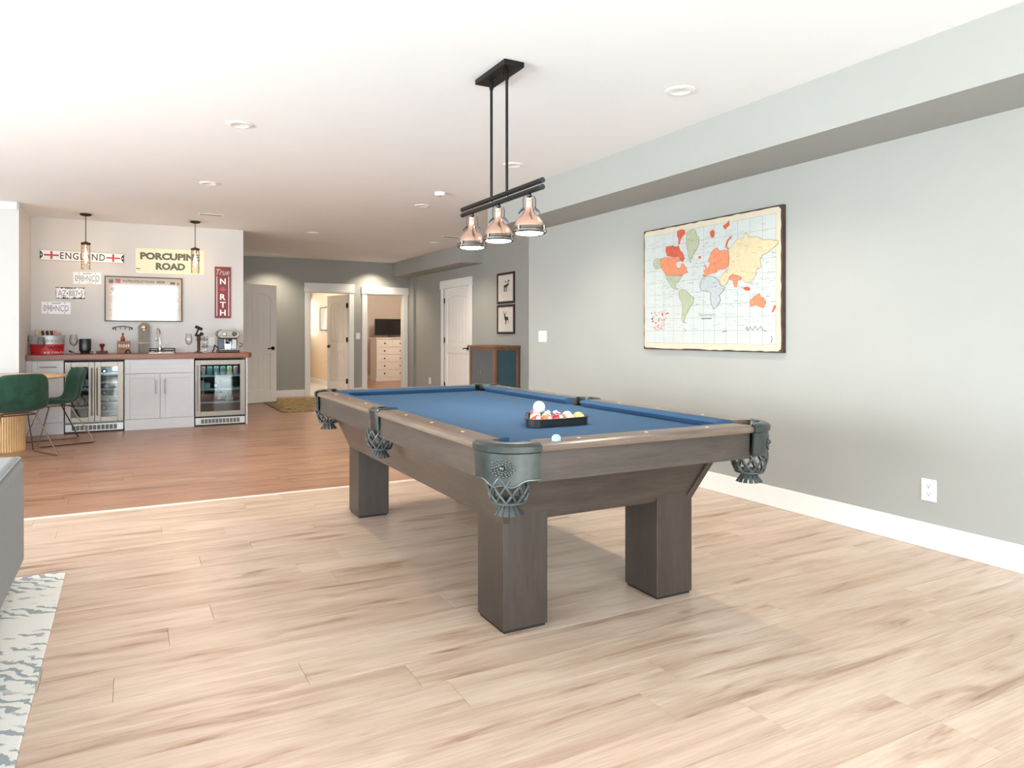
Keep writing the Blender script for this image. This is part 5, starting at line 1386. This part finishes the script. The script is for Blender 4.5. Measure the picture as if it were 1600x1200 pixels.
# ENGLAND
c, w, h, ang = tilted(63.5, 389.5, 195.5, 396.5, 16)
t, u, v, f = sign_root('street_sign', 'long white sign reading ENGLAND with two red crosses on the bar wall', 'sign', c, w, h, ang, 'ink_grey')
rect_on('face', t, c, u, v, f, -w / 2 + .004, w / 2 - .004, -h / 2 + .004, h / 2 - .004, 'plate_white')
f -= .0006
text('lettering', 'ENGLAND', 'ink', t, at2(c, u, v, f, 0.0, 0), u, v, w * .53, h * .66, .0006, bold=.008, spacing=1.15)
for s in (-1, 1):
    cxr = s * w * .365
    rect_on('cross_bar', t, c, u, v, f, cxr - w * .085, cxr + w * .085, -h * .075, h * .075, 'red', .0005)
    rect_on('cross_bar', t, c, u, v, f, cxr - w * .012, cxr + w * .012, -h * .38, h * .38, 'red', .0007)
    pl = [(s * (w / 2 - .005), -h * .42)] + [(s * (w / 2 - .005 - .03 * math.sin(PI * k / 8)), h * (-.42 + .84 * k / 8)) for k in range(1, 8)] + [(s * (w / 2 - .005), h * .42)]
    MB().prism(pl, (c.x, f, c.z), u, v, (0, -1, 0), .0005).build('end_mark', 'ink', t)
    MB().prism([(s * (w / 2 - .019) + .007 * math.cos(2 * PI * k / 12), .012 * math.sin(2 * PI * k / 12)) for k in range(12)], (c.x, f - .0005, c.z), u, v, (0, -1, 0), .0005).build('end_dot', 'plate_white', t)
# PORCUPINE ROAD
c, w, h, ang = tilted(213, 387.5, 320, 392, 38.5)
rp = []
for (sx_, sy_, a0) in ((1, -1, -90), (1, 1, 0), (-1, 1, 90), (-1, -1, 180)):
    for k in range(5): a = R(a0 + 90 * k / 4); rp.append((sx_ * (w / 2 - .025) + .025 * math.cos(a), sy_ * (h / 2 - .025) + .025 * math.sin(a)))
t, u, v, f = sign_root('road_sign', 'pale yellow sign reading PORCUPINE ROAD behind the right pendant', 'sign', c, w, h, ang, 'sign_cream', poly=rp)
text('lettering', 'PORCUPINE', 'sign_grey', t, at2(c, u, v, f, -.0, h * .2), u, v, w * .87, h * .29, .0007, bold=.055)
text('lettering', 'ROAD', 'sign_grey', t, at2(c, u, v, f, -.0, -h * .2), u, v, w * .43, h * .29, .0007, bold=.055)
rect_on('rust_mark', t, c, u, v, f, -w / 2 + .004, -w / 2 + .05, -h * .33, -h * .30, 'brown', .0004)
# TRUE NORTH
c, w, h, ang = tilted(335.5, 416.5, 360.5, 417.5, 80)
t, u, v, f = sign_root('hanging_sign', 'tall dark red wooden sign reading True NORTH at the right of the bar wall', 'sign', c, w, h, 0, 'sign_red', d=.015, bevel=.002)
text('lettering', 'True', 'paper', t, at2(c, u, v, f, 0, h * .395), u, v, w * .82, h * .11, .0007, shear=.35)
for ch, q in (('N', .215), ('R', -.09), ('T', -.24), ('H', -.395)): text('letter', ch, 'plate_white', t, at2(c, u, v, f, 0, h * q), u, v, w * .36, h * .115, .0007, bold=.03)
lf = [(0, 1), (.16, .55), (.42, .68), (.36, .2), (.8, .35), (.7, .05), (.95, -.1), (.45, -.45), (.5, -.65), (.06, -.55), (.06, -1), (-.06, -1), (-.06, -.55), (-.5, -.65), (-.45, -.45), (-.95, -.1), (-.7, .05), (-.8, .35), (-.36, .2), (-.42, .68), (-.16, .55)]
plain('leaf_red', rgb(176, 92, 96), .6)
MB().prism([(a * w * .24, h * .06 + b * h * .06) for a, b in lf], (c.x, f, c.z), u, v, (0, -1, 0), .0007).build('maple_leaf', 'leaf_red', t)
for s in (-1, 1): rect_on('border_line', t, c, u, v, f, s * w * .37 - .004, s * w * .37 + .004, -h * .46, h * .31, 'plate_white')
# licence plates
def licence(px0, py0, px1, py1, hpx, label, txt, rusty=False, sticker=False):
    c, w, h, ang = tilted(px0, py0, px1, py1, hpx)
    t, u, v, f = sign_root('licence_plate', label, 'licence plate', c, w, h, ang, 'plate_white', d=.002, grp='licence plates on the bar wall')
    text('number', txt, 'plate_ink', t, at2(c, u, v, f, 0, -h * .02), u, v, w * .86, h * .52, .0006)
    for s in (-1, 1):
        for q in (.40, -.40): MB().prism([(s * w * .29 + .006 * math.cos(2 * PI * k / 10), q * h + .006 * math.sin(2 * PI * k / 10)) for k in range(10)], (c.x, f, c.z), u, v, (0, -1, 0), .0008).build('bolt_hole', 'ink_grey', t)
    rect_on('motto_strip', t, c, u, v, f, -w * .16, w * .16, h * .36, h * .42, 'map_line', .0004)
    if sticker: rect_on('sticker', t, c, u, v, f, -.005, w * .18, -h * .46, -h * .3, 'brass', .0006)
    if rusty:
        rg = random.Random(4); m = MB()
        for s in (-1, 1):
            for k in range(14):
                a = -w / 2 + w * (k + .5) / 14; ln = rg.uniform(.006, .024) * (1.4 if s < 0 else 1)
                m.prism([(a - .014, s * h / 2), (a + .014, s * h / 2), (a + rg.uniform(-.01, .01), s * (h / 2 - ln))], (c.x, f, c.z), u, v, (0, -1, 0), .0006)
        for s in (-1, 1): m.prism([(s * w / 2, -h / 2), (s * w / 2, h / 2), (s * (w / 2 - .006), 0)], (c.x, f, c.z), u, v, (0, -1, 0), .0006)
        m.build('rust', 'plate_rust', t)
licence(114.5, 425, 158.5, 426, 18.5, 'white licence plate 098 NCD with an orange sticker under the ENGLAND sign', '098\u2022NCD', sticker=True)
licence(87.5, 448.5, 133, 449.5, 18, 'rusty edged licence plate between the two 098 NCD plates', 'AZ\u2022887\u20225', rusty=True)
licence(65, 471.5, 110.5, 472.5, 18.5, 'lowest white licence plate 098 NCD above the red tub', '098\u2022NCD')
# beer poster
c, w, h, ang = tilted(166.5, 432.5, 284.5, 436.5, 66.5); ang *= .55
t, u, v, f = sign_root('beer_poster', 'framed INTRODUCTION BEER chart with bright glare in its glazing', 'poster', c, w, h, ang, 'poster_tan', d=.012)
fr = .012
for (a0, a1, b0, b1) in ((-w / 2 - fr, w / 2 + fr, h / 2, h / 2 + fr), (-w / 2 - fr, w / 2 + fr, -h / 2 - fr, -h / 2), (-w / 2 - fr, -w / 2, -h / 2, h / 2), (w / 2, w / 2 + fr, -h / 2, h / 2)):
    MB().prism([(a0, b0), (a1, b0), (a1, b1), (a0, b1)], (c.x, YB - .0008, c.z), u, v, (0, -1, 0), .022).build('frame', 'poster_frame', t, bevel=.002)
text('title', 'INTRODUCTION  BEER', 'poster_frame', t, at2(c, u, v, f, 0, h * .41), u, v, w * .56, h * .062, .0006, bold=.03)
rg = random.Random(11)
for k in range(5):
    for j in range(3):
        a = -w * .40 + k * w * .2; b = h * .22 - j * h * .19
        m = MB(); m.lathe([(.030, 0), (.030, .0006), (1e-6, .0006)], (0, 0, 0), 16); m.T = Matrix.Translation(at2(c, u, v, f, a, b)) @ Matrix.Rotation(R(90), 4, 'X'); m.build('beer_roundel', ('map_line', 'poster_orange', 'paper')[(k + j) % 3], t)
        rect_on('caption', t, c, u, v, f, a - .045, a + .045, b - .052, b - .046, 'map_line')
for (a, b, ww, hh_, mt) in ((-.43, .40, .03, .045, 'map_dark'), (-.345, .41, .035, .05, 'map_red'), (.38, .39, .035, .03, 'map_dark'), (.455, .38, .012, .02, 'map_dark'), (-.13, -.36, .09, .05, 'poster_orange'), (-.12, -.36, .045, .045, 'map_line'), (.04, -.36, .07, .045, 'map_line'), (.21, -.31, .04, .05, 'map_line'), (.15, -.37, .02, .03, 'poster_orange'), (.44, .0, .02, .06, 'poster_orange'), (-.3, -.33, .01, .02, 'map_dark'), (.36, -.44, .008, .02, 'map_dark')):
    rect_on('printed_block', t, c, u, v, f, (a - ww) * w, (a + ww) * w, (b - hh_) * h, (b + hh_) * h, mt, .0005)
MB().prism([(-w / 2, -h / 2), (w / 2, -h / 2), (w / 2, h / 2), (-w / 2, h / 2)], (c.x, f - .003, c.z), u, v, (0, -1, 0), .002).build('glazing', 'poster_glazing', t)
t.rotation_euler = (R(.72), 0, 0)      # hangs slightly forward from its wire
# bar pendants
def bar_pendant(px, label):
    x = onY(px, 340, 9.95).x; y = 9.95
    t = thing('bar_pendant', (x, y, ZC), label, 'pendant light', 'glass cylinder pendants over the bar')
    MB().lathe([(.062, 0), (.064, -.012), (.05, -.022), (.012, -.03), (1e-6, -.03)], (x, y, ZC), 28).build('ceiling_rose', 'dark_bronze', t, smooth=True)
    MB().cyl((x, y, 2.285), (x, y, ZC - .02), .0045, seg=8).build('cord', 'dark_bronze', t, smooth=True)
    MB().lathe([(.012, 2.30 - ZC), (.03, 2.288 - ZC), (.052, 2.284 - ZC), (.052, 2.262 - ZC), (.046, 2.26 - ZC), (1e-6, 2.262 - ZC)], (x, y, ZC), 28).build('cap', 'dark_bronze', t, smooth=True)
    MB().lathe([(.02, 2.262 - ZC), (.02, 2.215 - ZC), (.014, 2.205 - ZC)], (x, y, ZC), 16).build('socket', 'copper', t, smooth=True)
    MB().lathe([(.046, 2.262 - ZC), (.049, 2.25 - ZC), (.049, 1.965 - ZC), (.047, 1.965 - ZC), (.047, 2.25 - ZC)], (x, y, ZC), 32).build('glass_shade', 'amber_glass', t, smooth=True)
    b = MB().lathe([(.012, 2.205 - ZC), (.018, 2.18 - ZC), (.026, 2.14 - ZC), (.024, 2.09 - ZC), (.012, 2.05 - ZC), (1e-6, 2.045 - ZC)], (x, y, ZC), 20).build('bulb', 'amber_glass', t, smooth=True)
    m = MB()
    for k in range(4):
        a = PI / 2 * k; m.tube([(x + .004 * math.cos(a), y + .004 * math.sin(a), 2.19), (x + .012 * math.cos(a), y + .012 * math.sin(a), 2.15), (x + .008 * math.cos(a), y + .008 * math.sin(a), 2.075)], .003, 5)
    m.build('filament', 'filament', b)
    o = room_lamp('pendant_bulb', (0, 0, 2.12 - ZC), 2.0, (1, .80, .6)); o.data.shadow_soft_size = .03; o.parent = t
bar_pendant(134, 'glass cylinder pendant with a glowing filament bulb before the ENGLAND sign')
bar_pendant(305, 'glass cylinder pendant with a glowing filament bulb before the PORCUPINE ROAD sign')

# ------------------------------------------------------------------ dining corner
tcx, tcy, tr = -1.11, 8.85, .525
t = thing('round_table', (tcx, tcy, 0), 'round pale wooden table on a fluted drum base at the left edge', 'table')
MB().lathe([(1e-6, .735), (tr - .03, .735), (tr - .006, .742), (tr, .752), (tr - .004, .764), (tr - .012, .768), (1e-6, .768)], (tcx, tcy, 0), 64).build('top', 'table_oak', t, smooth=True)
MB().lathe([(.155, .0), (.155, .735), (1e-6, .735)], (tcx, tcy, 0), 48).build('drum', 'light_wood', t, smooth=True)
m = MB()
for k in range(48):
    a = 2 * PI * k / 48; m.cyl((tcx + .16 * math.cos(a), tcy + .16 * math.sin(a), .0), (tcx + .16 * math.cos(a), tcy + .16 * math.sin(a), .733), .0115, seg=8)
o = m.build('flutes', 'light_wood', t, smooth=True); o['kind'] = 'stuff'
MB().lathe([(.17, .42), (.176, .42), (.176, .438), (.17, .438)], (tcx, tcy, 0), 48).build('band', 'brown', t, smooth=True)
def chair(x, y, ang, label):
    t = thing('shell_chair', (x, y, 0), label, 'chair', 'green shell chairs at the round table')
    T = Matrix.Translation((x, y, 0)) @ Matrix.Rotation(ang, 4, 'Z')
    prof = [(.225, .445), (.20, .452), (.10, .440), (0, .434), (-.10, .440), (-.165, .470), (-.205, .535), (-.228, .62), (-.248, .72), (-.262, .785), (-.268, .812)]
    hw = [.165, .20, .222, .232, .238, .24, .24, .236, .228, .212, .165]
    m = MB(T); NS = 12; n = len(prof); vs = []
    for j, ((yy, zz_), wd) in enumerate(zip(prof, hw)):
        q = min(1, max(0, (j - 3) / 4))
        for i in range(NS + 1):
            s = -1 + 2 * i / NS; lift = .045 * abs(s) ** 2.2
            vs.append((s * wd, yy + q * lift * 1.7, zz_ + (1 - q) * lift - (.012 * abs(s) ** 4 if j >= n - 2 else 0)))
    m.add(vs, [(j * (NS + 1) + i, j * (NS + 1) + i + 1, (j + 1) * (NS + 1) + i + 1, (j + 1) * (NS + 1) + i) for j in range(n - 1) for i in range(NS)])
    m.build('shell', 'velvet', t, smooth=True, sub=1, solid=.028)
    for s in (-1, 1):
        m = MB(T); m.tube([(s * .13, .12, .418), (s * .15, .11, .405), (s * .245, .24, .012), (s * .245, .21, .0065), (s * .265, -.27, .0065), (s * .265, -.30, .012), (s * .15, -.09, .405), (s * .13, -.10, .418)], .0065, 8)
        m.build('sled_leg', 'bronze', t, smooth=True)
    m = MB(T); m.tube([(-.15, .11, .408), (.15, .11, .408)], .006, 8); m.tube([(-.15, -.09, .408), (.15, -.09, .408)], .006, 8); m.tube([(-.13, .12, .416), (-.13, -.10, .416)], .006, 8); m.tube([(.13, .12, .416), (.13, -.10, .416)], .006, 8); m.build('seat_frame', 'bronze', t, smooth=True)
    return t
chair(-.975, 8.36, math.atan2(.90, -.43) - PI / 2, 'green velvet shell chair seen from behind at the round table')
chair(-.70, 9.205, math.atan2(-.35, -.94) - PI / 2, 'green velvet shell chair in side view before the wine fridge')

# ------------------------------------------------------------------ sofa end and white rug at the left edge
o = MB().box(-2.6, -.275, .9, 4.17, .0005, .013).build('area_rug', 'rug_white', bevel=.004); tag(o, 'white rug with grey brush marks under the grey sofa', 'rug')
SXE, SY1, SZ = -.445, 4.16, .605
t = thing('sofa', (-.95, 3.0, .013), 'grey fabric sofa cut off by the left edge', 'sofa')
MB().box(-1.45, SXE, 1.7, SY1, .085, SZ - .17).build('base', 'sofa_grey', t, bevel=.03, seg=4)
bk = MB().box(-.70, SXE + .001, 1.7, SY1 + .001, .075, SZ).build('backrest', 'sofa_grey', t, bevel=.045, seg=5, smooth=True)
m = MB(); m.tube([(SXE - .012, 1.74, SZ - .008), (SXE - .012, SY1 - .05, SZ - .008), (SXE - .03, SY1 - .02, SZ - .008)], .005, 6); m.build('piping', 'sofa_piping', bk, smooth=True)
MB().box(-1.45, -.70, SY1 - .2, SY1, .085, SZ - .03).build('armrest', 'sofa_grey', t, bevel=.04, seg=4, smooth=True)
for k in range(2): MB().box(-1.44, -.705, 1.72 + k * 1.12, 1.72 + (k + 1) * 1.12 - .01, SZ - .17, SZ - .05).build('seat_cushion', 'sofa_grey', t, bevel=.04, seg=4, smooth=True)
for (x, y) in ((-.53, 3.86), (-1.36, 3.86), (-.53, 1.9), (-1.36, 1.9)): MB().cyl((x, y, .013), (x, y, .09), .017, .024, 14).build('leg', 'light_wood', t, smooth=True)
bpy.context.view_layer.update()
